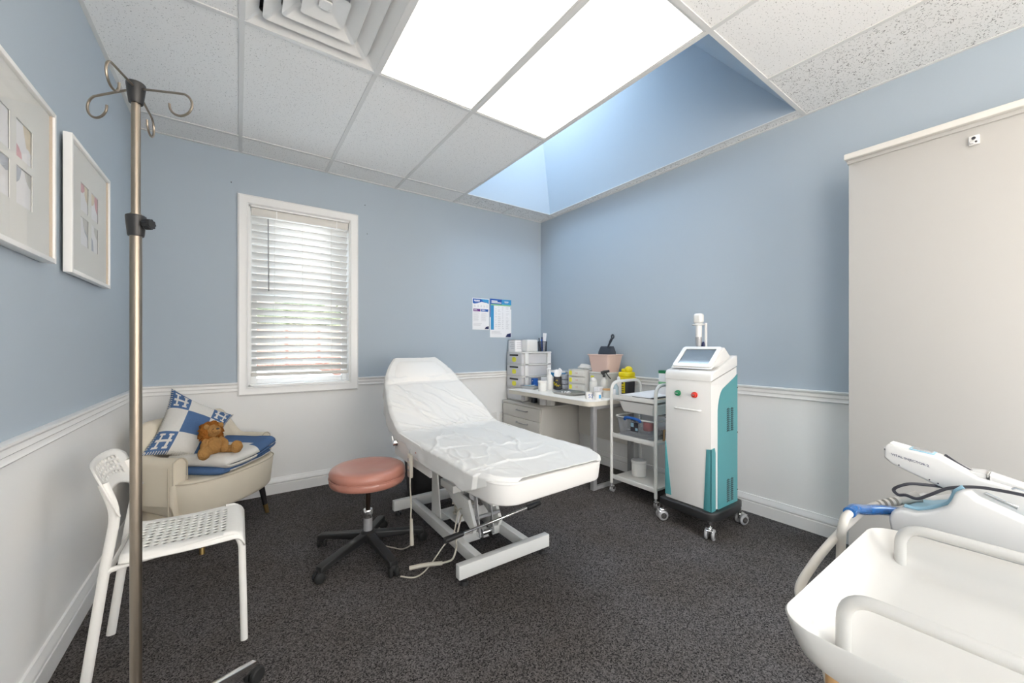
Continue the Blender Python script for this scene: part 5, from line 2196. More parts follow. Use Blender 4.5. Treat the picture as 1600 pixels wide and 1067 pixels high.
# bottles near the front
bottle(2.65, 2.475, [(0, 0), (.034, 0), (.036, .004), (.036, .115), (.030, .135), (.020, .142), (.020, .146), (0, .146)], M['milky'], 'dropper_bottle',
       'cloudy clear bottle with white cap near the desk rounded corner', [('cap', lambda bm, x, y: lathe(bm, [(0, 0), (.030, 0), (.031, .01), (.022, .028), (.008, .034), (0, .034)], (x, y, Z0 + .132), 20), M['whitegloss'])])
for (x, y, kind, lb) in ((2.45, 2.339, 1, 'small white cup marked with a dark S at the desk front'), (2.47, 2.255, 2, 'small white pot with a blue square label at the desk front corner')):
    t = thing('small_pot', lb, 'pot', (x, y, Z0))
    bm = nb(); lathe(bm, [(0, 0), (.030, 0), (.033, .055), (.033, .058), (.030, .058), (.028, .006), (0, .006)] if kind == 1 else [(0, 0), (.030, 0), (.031, .05), (.034, .051), (.034, .066), (0, .067)], (x, y, Z0), 24)
    obj('body', bm, M['whitegloss'], t, smooth=50)
    bm = nb()
    if kind == 1:
        for ang, mm in ((-2.3, 0), (-1.55, 0)):
            mt = Matrix.Translation((x + .0335 * math.cos(ang), y + .0335 * math.sin(ang), Z0 + .012)) @ Matrix.Rotation(ang + PI / 2, 4, 'Z') @ Matrix.Rotation(PI / 2, 4, 'X')
            text_mesh(bm, 'S', .045, mt @ Matrix.Translation((-.010, 0, 0)))
        obj('printed_letter', bm, M['printblue'], t, smooth=0)
    else:
        for q in range(5):
            a = -2.15 + q * .12
            box(bm, (-.0022, -.0008, 0), (.0022, .0008, .030), mtx=Matrix.Translation((x + .0318 * math.cos(a), y + .0318 * math.sin(a), Z0 + .014)) @ Matrix.Rotation(a + PI / 2, 4, 'Z'))
        obj('blue_label', bm, M['printcyan'], t, smooth=0)
bm = nb(); box(bm, (2.60, 2.365, Z0), (2.66, 2.425, Z0 + .085), .002)
solo('white_cube_box', bm, M['paper'], 'small white cube carton behind the pots near the desk corner', 'box')

# spray bottle
def trig(bm, x, y):
    cyl(bm, (x, y, Z0 + .165), (x, y, Z0 + .190), .013, n=14)
    d = Vector((math.cos(-.9), math.sin(-.9), 0))
    P = Vector((x, y, Z0))
    tube(bm, [P - d * .028 + Vector((0, 0, .205)), P + d * .0 + Vector((0, 0, .212)), P + d * .048 + Vector((0, 0, .222))], [.012, .014, .010], 10)
    tube(bm, smoothpath([P + d * .018 + Vector((0, 0, .205)), P + d * .034 + Vector((0, 0, .180)), P + d * .058 + Vector((0, 0, .150))], 4), .0048, 8)
    tube(bm, smoothpath([P + Vector((0, 0, .188)), P - d * .012 + Vector((0, 0, .200))], 3), .012, 8)


bottle(2.74, 2.43, [(0, 0), (.030, 0), (.032, .004), (.032, .10), (.028, .135), (.012, .155), (.012, .168), (0, .168)], M['milky'], 'spray_bottle',
       'cloudy spray bottle with a black trigger head on the desk', [('trigger_head', trig, M['black'])])
t = thing('wood_lid_jar', 'white jar with a tan wooden lid near the trolley end of the desk', 'jar', (2.66, 2.315, Z0))
bm = nb(); lathe(bm, [(0, 0), (.040, 0), (.042, .004), (.042, .062), (0, .062)], (2.66, 2.315, Z0), 28); obj('body', bm, M['milky'], t, smooth=50)
bm = nb(); lathe(bm, [(0, 0), (.045, 0), (.046, .002), (.046, .012), (0, .013)], (2.66, 2.315, Z0 + .0625), 28); obj('lid', bm, M['wood'], t, smooth=50)
bottle(2.76, 2.28, [(0, 0), (.024, 0), (.026, .004), (.026, .125), (.012, .145), (.012, .150), (0, .150)], M['whitegloss'], 'dispensing_bottle',
       'slim white capped bottle beside the yellow lidded sharps container', [('cap', lambda bm, x, y: lathe(bm, [(0, 0), (.014, 0), (.014, .018), (.009, .03), (0, .032)], (x, y, Z0 + .148), 16), M['paper'])])
t = thing('alcohol_bottle', 'pale blue liquid bottle by the trolley handle', 'bottle', (2.66, 2.222, Z0))
bm = nb(); lathe(bm, [(0, 0), (.021, 0), (.022, .003), (.022, .10), (.010, .115), (.010, .125), (0, .125)], (2.66, 2.226, Z0), 20); obj('body', bm, mat('pale_blue_liquid', (.42, .52, .58), .2), t, smooth=50)
bm = nb(); box(bm, (2.636, 2.2105, Z0 + .02), (2.6375, 2.2415, Z0 + .08)); obj('label', bm, M['paper'], t)

# translucent box under the pink bin
t = thing('translucent_box', 'translucent white lidded box beneath the pink bin on the desk', 'box', (2.885, 2.54, Z0))
bm = nb(); box(bm, (2.79, 2.43, Z0), (2.985, 2.66, Z0 + .19), .008, 3); obj('body', bm, M['milky'], t)
bm = nb(); box(bm, (2.785, 2.425, Z0 + .190), (2.99, 2.665, Z0 + .203), .004); obj('lid', bm, M['white'], t)
bm = nb(); box(bm, (2.788, 2.60, Z0 + .12), (2.7895, 2.64, Z0 + .165)); obj('yellow_sticker', bm, M['ysticker'], t)
BZ = Z0 + .2035
t = thing('pink_bin', 'pale pink tapered square bin standing on the translucent box', 'bin', (2.885, 2.545, BZ))
bm = nb()
openbox(bm, rrect(2.885, 2.545, .165, .205, .02), rrect(2.885, 2.545, .205, .270, .025), BZ, BZ + .165, .004)
obj('body', bm, M['pink'], t, smooth=50)
bm = nb()
tube(bm, [(x, y, BZ + .163) for x, y in rrect(2.885, 2.545, .215, .280, .03)], .0055, 6, closed=True)
obj('rim', bm, M['pink'], t)
# dustpan standing in the bin
t = thing('dustpan', 'dark slate dustpan standing handle-up in the pink bin', 'dustpan', (2.90, 2.53, BZ + .05))
mt = Matrix.Translation((2.890, 2.535, BZ + .03)) @ Matrix.Rotation(math.radians(3), 4, 'Y') @ Matrix.Rotation(math.radians(0), 4, 'X')
bm = nb()


def pan(u, v):
    y = (u - .5) * .235 * (min(1, .66 + .75 * v) - .10 * v - .42 * max(0, v - .72) ** 1.3 * 3)
    z = .215 * v
    bulge = .035 * math.sin(PI * min(1, v * 1.05)) ** .7 * (1 - (abs(u - .5) * 2) ** 4)
    return mt @ Vector((-bulge, y, z))


grid(bm, pan, 16, 14)
o = obj('pan', bm, M['slate'], t, smooth=60)
md = o.modifiers.new('thick', 'SOLIDIFY'); md.thickness = .004
bm = nb()
hp = [mt @ Vector((-.012, -.020, .200)), mt @ Vector((-.010, -.040, .245)), mt @ Vector((-.006, -.062, .290))]
tube(bm, smoothpath(hp, 5), [.010] * 6 + [.013] * 5, 10)
c_ = mt @ Vector((-.006, -.069, .306))
tube(bm, [c_ + Vector((0, .014 * math.cos(a), .018 * math.sin(a))) for a in [2 * PI * k / 16 for k in range(16)]], .007, 8, closed=True)
obj('handle', bm, M['slate'], t, smooth=50)

# sharps container
t = thing('sharps_container', 'black sharps container with a bright yellow lid behind the trolley handle', 'sharps bin', (2.88, 2.285, Z0))
SXx, SYy = 2.885, 2.290
bm = nb(); openbox(bm, rrect(SXx, SYy, .115, .115, .035), rrect(SXx, SYy, .125, .125, .04), Z0, Z0 + .155, .003); obj('body', bm, M['printdark'], t, smooth=50)
bm = nb()
prism(bm, rrect(SXx, SYy, .145, .145, .05), Z0 + .150, Z0 + .170, bev=.004)
prism(bm, rrect(SXx, SYy, .132, .132, .048), Z0 + .170, Z0 + .215, bev=.014, seg=4)
obj('lid', bm, M['yellow'], t, smooth=50)
bm = nb(); ball(bm, (SXx + .01, SYy - .012, Z0 + .235), .036, .9, 1.05, .9, 18); box(bm, (SXx - .03, SYy - .002, Z0 + .21), (SXx + .03, SYy + .045, Z0 + .245), .014, 3)
obj('flap', bm, M['yellow'], t, smooth=50)
bm = nb(); box(bm, (SXx - .0635, SYy - .030, Z0 + .03), (SXx - .0615, SYy + .030, Z0 + .14)); lab = obj('warning_label', bm, M['yellow'], t)
bm = nb()
for k in range(3):
    box(bm, (SXx - .0645, SYy - .018, Z0 + .045 + k * .02), (SXx - .0638, SYy + .018, Z0 + .051 + k * .02))
prism(bm, [(SYy - .016, Z0 + .11), (SYy + .016, Z0 + .11), (SYy, Z0 + .135)], SXx - .0645, SXx - .0638, axis='x')
obj('warning_print', bm, M['printdark'], lab)

# ================================================================== TROLLEY
t = thing('utility_trolley', 'white three-tier metal trolley on casters between desk and teal machine', 'trolley', (2.71, 1.94, 0))
ax0, ax1, ay0, ay1 = 2.515, 2.895, 1.735, 2.150
for y in (ay0, ay1):
    bm = nb()
    tube(bm, fillet([(ax0, y, .075), (ax0, y, .905), (ax1, y, .905), (ax1, y, .075)], .085, 8), .0125, 12)
    obj('side_frame', bm, M['bedmetal'], t)
for z, dp in ((.135, .014), (.475, .014), (.79, .012)):
    bm = nb()
    box(bm, (ax0 + .004, ay0 + .010, z - .018), (ax1 - .004, ay1 - .010, z), .002)
    for a, b in (((ax0 - .004, ay0 + .01, z - .022), (ax0 + .006, ay1 - .01, z + dp)), ((ax1 - .006, ay0 + .01, z - .022), (ax1 + .004, ay1 - .01, z + dp))):
        box(bm, a, b, .002)
    obj('shelf', bm, M['bedmetal'], t)
bm = nb()
for y in (ay0, ay1):
    for x in (ax0, ax1):
        for z in (.135, .475):
            pass
for y, s_ in ((ay0, -1), (ay1, 1)):
    for x in (ax0, ax1):
        bm2 = nb()
        cyl(bm2, (x, y, .045), (x, y, .085), .009, n=10)
        for q in (-1, 1):
            cyl(bm2, (x + .012, y + q * .004, .024), (x + .012, y + q * .014, .024), .024, n=20, bev=.002)
        cst = obj('caster', bm2, M['gray'], t, smooth=50)
        bm2 = nb()
        box(bm2, (x - .006, y - .017, .022), (x + .022, y + .017, .052), .005)
        obj('fork', bm2, M['chrome'], cst)
bm.free()
# pull-out basin under the top tier
t = thing('plastic_basin', 'shallow white plastic basin slung under the trolley top tier', 'basin', (2.71, 1.94, .66))
bm = nb()
openbox(bm, rrect(2.705, 1.925, .30, .30, .03), rrect(2.705, 1.925, .35, .355, .03), .672, .755, .003)
prism(bm, rrect(2.705, 1.925, .352, .385, .02), .751, .757, bev=.002)
obj('tub', bm, M['white'], t, smooth=50)
# papers and folder on top tier
tz = .803
bm = nb(); box(bm, (2.56, 1.78, tz - .010), (2.78, 1.98, tz - .002), .002)
solo('dark_folder', bm, M['printdark'], 'thin dark folder under the papers on the trolley top', 'folder')
bm = nb()
grid(bm, lambda u, v: (2.535 + .30 * u, 1.80 + .28 * v, tz + .001 + .050 * max(0, u - .35) ** 1.4 * max(0, 1 - abs(v - .62) * 2.4)), 16, 16)
o = solo('curled_papers', bm, M['paper'], 'stack of white papers curling up on the trolley top', 'papers', smooth=80, origin=(2.68, 1.94, tz))
md = o.modifiers.new('thick', 'SOLIDIFY'); md.thickness = .003; md.offset = 1
bm = nb(); box(bm, (2.54, 1.755, tz - .0105), (2.82, 1.79, tz - .006), .001)
solo('tan_card', bm, M['woodlip'], 'strip of tan card beside the folder on the trolley top', 'card')
t = thing('green_white_box', 'white box with green bands standing on the trolley behind the machine', 'box', (2.84, 1.84, tz))
bm = nb(); box(bm, (2.80, 1.80, tz - .011), (2.87, 1.905, 1.0), .002); obj('carton', bm, M['paper'], t)
bm = nb(); box(bm, (2.799, 1.799, .978), (2.871, 1.906, 1.001)); obj('green_top_band', bm, M['green'], t)
bm = nb(); box(bm, (2.799, 1.799, .890), (2.871, 1.906, .910)); obj('green_lower_band', bm, M['printgreen'], t)
bm = nb(); prism(bm, [(1.815, .945), (1.83, .955), (1.845, .945), (1.83, .935)], 2.7988, 2.7995, axis='x'); obj('printed_mark', bm, M['printdark'], t)

# clear storage bin on the middle tier
t = thing('clear_storage_bin', 'clear plastic storage bin with blue latch on the trolley middle tier', 'storage bin', (2.70, 1.95, .476))
bm = nb()
openbox(bm, rrect(2.70, 1.955, .27, .33, .03), rrect(2.70, 1.955, .31, .375, .04), .4765, .625, .0025)
obj('tub', bm, M['clear'], t, smooth=50)
bm = nb()
tube(bm, [(x, y, .624) for x, y in rrect(2.70, 1.955, .315, .38, .04)], .006, 8, closed=True)
obj('rim', bm, M['milky'], t)
bm = nb(); tube(bm, smoothpath([(2.538, 2.035, .612), (2.530, 2.02, .628), (2.528, 1.97, .632), (2.530, 1.90, .626), (2.538, 1.885, .608)], 5), .011, 10); obj('latch', bm, M['printblue'], t)
bm = nb(); tube(bm, smoothpath([(2.862, 1.88, .615), (2.872, 1.90, .632), (2.872, 2.00, .632), (2.862, 2.02, .615)], 5), .009, 10); obj('rear_latch', bm, M['navy'], t)
bm = nb(); box(bm, (2.5475, 1.915, .525), (2.550, 1.985, .595)); lb_ = obj('label', bm, M['printdark'], t)
bm = nb(); box(bm, (2.5462, 1.955, .56), (2.5473, 1.983, .592)); box(bm, (2.5462, 1.918, .535), (2.5473, 1.94, .555)); obj('label_picture', bm, M['blue2'], lb_)
bm = nb()
rn = random.Random(5)
for k in range(140):
    x, y, z = 2.70 + rn.uniform(-.115, .115), 1.955 + rn.uniform(-.145, .145), .483 + rn.uniform(0, .05)
    t_ = nb(); box(t_, (-.011, -.007, -.0015), (.011, .007, .0015)); t_.transform(Matrix.Translation((x, y, z)) @ Matrix.Rotation(rn.uniform(0, 6), 4, 'Z') @ Matrix.Rotation(rn.uniform(-.6, .6), 4, 'X'))
    merge(bm, t_)
o = solo('foil_sachets', bm, M['foil'], 'loose silvery sachets heaped in the clear storage bin', 'sachets'); o['kind'] = 'stuff'
bm = nb(); lathe(bm, [(0, 0), (.036, 0), (.038, .006), (.038, .06), (.03, .068), (0, .068)], (2.635, 1.885, .535), 20)
solo('red_tub', bm, M['printred'], 'round red tub showing through the clear storage bin', 'tub', smooth=50)
t = thing('wooden_crate', 'small tan wooden crate on the trolley middle tier beside the machine', 'crate', (2.72, 1.775, .476))
bm = nb(); box(bm, (2.64, 1.747, .477), (2.82, 1.762, .49)); box(bm, (2.64, 1.747, .545), (2.82, 1.750, .56)); obj('rail', bm, M['wood'], t)
for k in range(5):
    bm = nb(); box(bm, (2.645 + .038 * k, 1.7505, .490), (2.655 + .038 * k, 1.7605, .562)); obj('slat', bm, M['wood'], t)
t = thing('white_tub', 'round white lidded tub on the bottom tier of the trolley', 'tub', (2.68, 2.0, .136))
bm = nb(); lathe(bm, [(0, 0), (.054, 0), (.057, .004), (.057, .105), (0, .106)], (2.69, 2.015, .1365), 36); obj('body', bm, M['white'], t, smooth=50)
bm = nb(); lathe(bm, [(0, 0), (.060, 0), (.061, .003), (.061, .020), (.058, .024), (0, .025)], (2.69, 2.015, .2405), 36); obj('lid', bm, M['whitegloss'], t, smooth=50)

# ================================================================== LASER MACHINE
t = thing('laser_machine', 'white and teal upright clinic machine with tilted screen on casters', 'clinic machine', (2.58, 1.43, 0))
mx0, mx1, my0, my1, mz0, mz1 = 2.42, 2.745, 1.272, 1.593, .160, .985
bm = nb(); box(bm, (mx0, my0 + .002, mz0), (mx1, my1 - .002, .975), .003); obj('cabinet_body', bm, M['whitegloss'], t)
# lid, rising to the rear
bm = nb()
prism(bm, [(mx0 - .004, .975), (mx1 + .004, 1.062), (mx1 + .004, 1.135), (2.71, 1.133), (2.50, 1.050), (2.450, 1.040), (2.434, 1.035), (2.423, 1.024), (mx0 - .003, 1.008), (mx0 - .004, .995)], my0 - .004, my1 + .004, axis='y', bev=.010, seg=3)
obj('lid', bm, M['whitegloss'], t, smooth=50)
bm = nb(); prism(bm, [(mx0 + .002, .972), (mx1 - .002, 1.058), (mx1 - .002, .95), (mx0 + .002, .95)], my0 + .001, my1 - .001, axis='y'); obj('upper_side', bm, M['whitegloss'], t)
# screen wedge
bm = nb()
sy0, sy1 = my0 + .006, my1 - .018
prism(bm, [(2.452, 1.050), (2.462, 1.060), (2.610, 1.188), (2.622, 1.190), (2.70, 1.128), (2.62, 1.08)], sy0 + .012, sy1, axis='y', bev=.006, seg=3)
sc = obj('screen_housing', bm, M['whitegloss'], t, smooth=50)
dS = Vector((.150, 0, .131)); nS = Vector((-dS.z, 0, dS.x)).normalized()
o0 = Vector((2.459, (sy0 + sy1) / 2 + .004, 1.057))
fr = Matrix((( (dS.normalized()).x, 0, nS.x, o0.x), (0, 1, 0, o0.y), ((dS.normalized()).z, 0, nS.z, o0.z), (0, 0, 0, 1)))
bm = nb()
A_ = rrect(.100, 0, .196, .270, .018)
B_ = rrect(.102, 0, .146, .214, .004)
for (ra, rb, za, zb_) in ((A_, A_, 0, .010),):
    a = [bm.verts.new(fr @ Vector((p[0], p[1], za))) for p in ra]; b = [bm.verts.new(fr @ Vector((p[0], p[1], zb_))) for p in rb]
    c = [bm.verts.new(fr @ Vector((p[0], p[1], zb_))) for p in B_]; d = [bm.verts.new(fr @ Vector((p[0], p[1], zb_ - .006))) for p in B_]
    n = len(a)
    for P_, Q_ in ((a, b), (b, c), (c, d)):
        for i in range(n):
            bm.faces.new([P_[i], P_[(i + 1) % n], Q_[(i + 1) % n], Q_[i]])
obj('screen_bezel', bm, M['whitegloss'], t, smooth=40)
bm = nb(); bm.faces.new([bm.verts.new(fr @ Vector((p[0], p[1], .0045))) for p in rrect(.102, 0, .148, .216, .004)])
obj('screen', bm, M['screen'], t, smooth=0)
bm = nb(); box(bm, (2.432, 1.45, 1.0345), (2.438, 1.50, 1.0372)); obj('printed_logo', bm, M['printgray'], t)
for y, z, m_, nm in ((1.497, .884, 'green', 'green_key_switch'), (1.380, .883, 'red', 'red_stop_button')):
    bm = nb(); cyl(bm, (mx0 + .001, y, z), (mx0 - .010, y, z), .0195, n=28, bev=.002)
    cyl(bm, (mx0 - .010, y, z), (mx0 - .024, y, z), .0155, n=28, bev=.003)
    b_ = obj(nm, bm, M[m_], t, smooth=50)
    bm = nb(); box(bm, (mx0 - .0255, y - .010, z - .0025), (mx0 - .0238, y + .010, z + .0025), .0006); obj('indicator_bar', bm, M['chrome'], b_)
bm = nb()
tube(bm, fillet([(mx0, 1.515, .784), (mx0 - .020, 1.512, .784), (mx0 - .020, 1.345, .784), (mx0, 1.342, .784)], .012), .0062, 10)
obj('front_handle', bm, M['whitegloss'], t)
# teal panels: front corner fins
for pl in ([(1.2715, .152), (1.322, .152), (1.304, .545), (1.2715, .550)], [(1.5935, .180), (1.5935, .545), (1.588, .545), (1.548, .182)]):
    bm = nb(); prism(bm, pl, mx0 - .0035, mx0 + .004, axis='x', bev=.0008); obj('teal_front_fin', bm, M['teal'], t)
bm = nb(); prism(bm, [(mx0 - .0035, .152), (2.466, .152), (2.466, .52), (2.455, .556), (mx0 - .0035, .550)], my0 - .0025, my0 + .004, axis='y'); obj('teal_corner_wrap', bm, M['teal'], t)
# teal side panel with a rounded top front corner
sp = [(2.496, .158), (2.748, .158), (2.748, 1.010), (2.700, .985), (2.62, .950), (2.562, .925)]
for k in range(1, 7):
    a = k / 6
    sp.append((2.562 * (1 - a) ** 2 + 2 * a * (1 - a) * 2.512 + 2.498 * a * a, .925 * (1 - a) ** 2 + 2 * a * (1 - a) * .895 + .79 * a * a))
bm = nb(); prism(bm, sp, my0 - .003, my0 + .002, axis='y'); obj('teal_side_panel', bm, M['teal'], t)
bm = nb(); prism(bm, sp, my1 - .002, my1 + .003, axis='y'); obj('teal_side_panel', bm, M['teal'], t)
for (za, zb_) in ((.645, .785), (.185, .322)):
    for xa in (2.605, 2.655):
        bm = nb()
        nrow = 11
        for k in range(nrow):
            z = za + (zb_ - za) * k / (nrow - 1)
            for q in range(3):
                xx = xa + q * .012
                tube(bm, [(xx, my0 - .0036, z - .004 + .004 * (q % 2)), (xx + .006, my0 - .0036, z + .004 + .004 * (q % 2))], .0030, 5)
        obj('vent_grille', bm, M['dark'], t, smooth=0)
for z in (.92, .62, .235):
    bm = nb(); cyl(bm, (mx1 + .001, my0 - .005, z), (mx1 + .001, my0 + .002, z), .004, n=8); obj('screw', bm, M['black'], t)
# black plinth
bm = nb()
pl = []
for p in rrect(2.585, 1.432, .36, .36, .05, 6):
    pl.append(p)
prism(bm, [(2.395, 1.62), (2.385, 1.60), (2.385, 1.29), (2.40, 1.262), (2.45, 1.235), (2.70, 1.232), (2.79, 1.262), (2.80, 1.29), (2.80, 1.60), (2.79, 1.62)], .105, .158, bev=.008, seg=3)
obj('plinth', bm, M['black'], t, smooth=50)
for (x, y, a) in ((2.415, 1.60, 2.6), (2.405, 1.270, 3.4), (2.765, 1.262, -.35), (2.765, 1.60, .3)):
    mt = Matrix.Translation((x, y, 0)) @ Matrix.Rotation(a, 4, 'Z')
    bm = nb()
    for s_ in (-1, 1):
        cyl(bm, (.015, s_ * .012, .034), (.015, s_ * .028, .034), .034, n=26, bev=.004)
    bm.transform(mt)
    cst = obj('caster', bm, M['gray'], t, smooth=50)
    bm = nb()
    cyl(bm, (0, 0, .07), (0, 0, .106), .010, n=12)
    box(bm, (-.014, -.011, .040), (.034, .011, .078), .010, 3)
    box(bm, (.018, -.022, .058), (.046, .022, .066), .004)
    for s_ in (-1, 1):
        cyl(bm, (.015, s_ * .028, .034), (.015, s_ * .0295, .034), .020, n=20)
    bm.transform(mt)
    obj('caster_fork', bm, M['chrome'], cst, smooth=50)
# handpiece in its holder at the rear
t = thing('laser_handpiece', 'white handpiece held upright on a stand behind the machine screen', 'handpiece', (2.715, 1.515, 1.13))
hx, hy = 2.70, 1.512
bm = nb(); prism(bm, rrect(hx, hy, .055, .066, .022), 1.358, 1.432, bev=.018, seg=4); lathe(bm, [(0, 0), (.0215, 0), (.0215, .10), (0, .10)], (hx, hy, 1.262), 24)
obj('body', bm, M['whitegloss'], t, smooth=50)
bm = nb(); lathe(bm, [(0, 0), (.017, 0), (.0225, .055), (.0225, .075), (0, .075)], (hx, hy, 1.188), 24); obj('cable_gland', bm, M['gray'], t, smooth=50)
bm = nb(); tube(bm, smoothpath([(hx, hy, 1.19), (hx + .005, hy, 1.15), (hx + .03, hy - .01, 1.09)], 5), .012, 12); obj('umbilical_hose', bm, M['slate'], t)
t = thing('handpiece_stand', 'thin white holder rod with a ring behind the machine screen', 'holder', (2.725, 1.468, 1.13))
bm = nb(); box(bm, (hx + .010, hy - .052, 1.133), (hx + .020, hy - .038, 1.362), .001); obj('rod', bm, M['white'], t)
bm = nb(); tube(bm, [(hx + .039 * math.cos(a), hy + .039 * math.sin(a), 1.352) for a in [2 * PI * k / 28 for k in range(28)]], .0055, 8, closed=True); obj('ring', bm, M['whitegloss'], t)
bm = nb(); ball(bm, (hx + .012, hy - .026, 1.20), .016, .8, 1, 1.9, 12, lump=.4, lscale=40); obj('navy_clip', bm, M['navy'], t)

# ================================================================== TALL CABINET
t = thing('tall_cabinet', 'tall cream cabinet with a small lock by the right wall', 'cabinet', (2.82, .1, 0))
cyE = .654
bm = nb(); box(bm, (2.622, -.60, .0), (XR - .020, cyE, 2.155), .002); obj('carcass', bm, M['cab'], t)
bm = nb(); box(bm, (2.612, -.60, 2.150), (XR - .020, cyE + .004, 2.168), .002); obj('shadow_rail', bm, M['cab'], t)
bm = nb(); box(bm, (2.588, -.61, 2.168), (XR - .020, cyE + .012, 2.198), .004, 3); obj('top_rail', bm, M['cabtop'], t)
bm = nb()
ky, kz = .2275, 2.088
box(bm, (2.606, ky - .016, kz - .016), (2.622, ky + .016, kz + .024), .004, 3)
lk = obj('lock', bm, M['whitegloss'], t)
bm = nb(); cyl(bm, (2.604, ky + .001, kz + .011), (2.607, ky + .001, kz + .011), .0065, n=14); cyl(bm, (2.603, ky - .006, kz - .006), (2.607, ky - .006, kz - .006), .004, n=12)
obj('keyhole', bm, M['printdark'], lk)
bm = nb(); cyl(bm, (2.600, ky + .005, kz - .006), (2.607, ky + .005, kz - .006), .0075, n=14, bev=.001); obj('latch_knob', bm, M['chrome'], lk)

# ================================================================== FOREGROUND TRAY TROLLEY
t = thing('tray_trolley', 'cream tray trolley with tubular handles and wooden legs in the near right corner', 'trolley', (.78, -.1, 0))
ry1, ry0, rx0, rx1, rz = .218, -.42, .568, 1.022, .850
rc = ((rx0 + rx1) / 2, (ry0 + ry1) / 2)
W_, D_ = rx1 - rx0, ry1 - ry0
bm = nb()
lv = [(W_ - .085, D_ - .085, .05, .790), (W_ - .044, D_ - .044, .055, .793), (W_ - .020, D_ - .020, .055, .804), (W_ - .010, D_ - .010, .050, .822), (W_, D_, .045, rz - .002), (W_ - .003, D_ - .003, .044, rz),
      (W_ - .007, D_ - .007, .043, rz - .0015), (W_ - .036, D_ - .036, .045, .818), (W_ - .075, D_ - .075, .045, .803), (W_ - .13, D_ - .13, .04, .800)]
rings = [[bm.verts.new((p[0], p[1], z)) for p in rrect(rc[0], rc[1], w, d_, r, 8)] for w, d_, r, z in lv]
for a, b in zip(rings[:-1], rings[1:]):
    n = len(a)
    for i in range(n):
        bm.faces.new([a[i], a[(i + 1) % n], b[(i + 1) % n], b[i]])
bm.faces.new(rings[0]); bm.faces.new(rings[-1])
obj('tray', bm, M['tray'], t, smooth=60)
for x, y in ((.652, .168), (.982, .172)):
    bm = nb()
    tube(bm, fillet([(x, y, .800), (x, y, .874), (x, y - .42, .874), (x, y - .42, .800)], .036, 8), .0082, 16)
    obj('handle', bm, M['tray'], t)
for x, y in ((.634, .166), (.960, .150), (.634, -.36), (.960, -.36)):
    bm = nb(); cyl(bm, (x, y, .0), (x, y, .793), .015, .016, n=24); lg = obj('leg', bm, M['wood'], t)
    if y > 0 and x < .8:
        bm = nb(); cyl(bm, (x + .022, y - .008, .760), (x + .022, y - .008, .792), .006, n=10); obj('bolt', bm, M['chrome'], lg)
bm = nb(); prism(bm, rrect(rc[0], rc[1] - .02, .30, .50, .03), .30, .32, bev=.004); obj('lower_shelf', bm, M['tray'], t)
bm = nb(); box(bm, (.695, -.36, .762), (.93, .150, .790), .004); obj('under_frame', bm, M['tray'], t)

# stand behind carrying the device
t = thing('device_cart', 'white cart behind the cream tray, carrying the injector device', 'cart', (1.25, -.05, 0))
bm = nb(); prism(bm, rrect(1.235, -.06, .36, .54, .03), .765, .790, bev=.005); obj('cart_top', bm, M['white'], t)
for x in (1.08, 1.38):
    for y in (-.27, .14):
        bm = nb(); cyl(bm, (x, y, 0), (x, y, .766), .014, n=16); obj('leg', bm, M['white'], t)
bm = nb(); prism(bm, rrect(1.235, -.06, .32, .46, .03), .25, .27, bev=.004); obj('lower_shelf', bm, M['white'], t)

# dock
t = thing('injector_dock', 'white and pale blue docking base holding the injector gun', 'docking base', (1.2, 0, .79))
bm = nb()
prism(bm, [(.205, .820), (-.20, .820), (-.20, .792), (.195, .792)], 1.095, 1.34, axis='x', bev=.006); obj('base_plinth', bm, M['teal2'], t)
dk = [(.206, .822), (.209, .845), (.205, .858), (.190, .868), (.170, .868), (.150, .878), (.130, .893), (.123, .908), (.119, .922), (.110, .930), (.101, .930), (.092, .921), (.04, .901), (-.02, .876), (-.20, .850), (-.20, .822)]
bm = nb(); prism(bm, dk, 1.092, 1.13, axis='x', bev=.006, seg=3); obj('near_cheek', bm, M['dev'], t, smooth=50)
bm = nb(); prism(bm, [(y - .004, z - .004) for y, z in dk], 1.24, 1.285, axis='x', bev=.006, seg=3); obj('far_cheek', bm, M['dev'], t, smooth=50)
bm = nb(); prism(bm, [(.204, .822), (.206, .845), (.186, .858), (.165, .862), (.125, .880), (.09, .885), (-.2, .85), (-.2, .822)], 1.128, 1.242, axis='x'); obj('cradle', bm, M['blue2'], t, smooth=50)
bm = nb()
tr = [(y, z + .002) for y, z in dk[3:10]]
tube(bm, [(1.122, y, z) for y, z in smoothpath([(0, y, z) for y, z in tr], 4) and [(p.y, p.z) for p in smoothpath([(0, y, z) for y, z in tr], 4)]], .0045, 8)
obj('blue_trim', bm, M['blue2'], t)
# injector gun
t = thing('injector_gun', 'long white injector gun lettered VITAL INJECTOR 2 resting in the dock', 'injector', (1.18, .1, .88))
gx0, gx1 = 1.158, 1.206
gp = [(.2295, .978), (.2290, .954), (.217, .943), (.155, .917), (.118, .905), (.06, .880), (-.16, .845), (-.16, .900), (.044, .937), (.095, .9455), (.118, .958), (.143, .972), (.150, .9745), (.19, .979), (.222, .985)]
bm = nb(); prism(bm, gp, gx0, gx1, axis='x', bev=.0055, seg=3); body = obj('body', bm, M['dev'], t, smooth=50)
bm = nb()
th_ = math.atan2(.9785 - .9745, .19 - .150)
def toppad(y0, y1, w, z0, z1, mm, nm, e=.0012):
    b = nb(); 
    k = [(y0, z0), (y1, z1), (y1, z1 + e), (y0, z0 + e)]
    prism(b, k, (gx0 + gx1) / 2 - w / 2, (gx0 + gx1) / 2 + w / 2, axis='x', bev=.0004)
    return obj(nm, b, mm, t)
bm.free()
toppad(.221, .192, .030, .9848, .9793, M['white'], 'button_pad', .0022)
toppad(.191, .154, .032, .9792, .9750, M['blue2'], 'display_surround', .0018)
toppad(.187, .158, .020, .9790, .9758, M['gray'], 'display', .0026)
bm = nb()
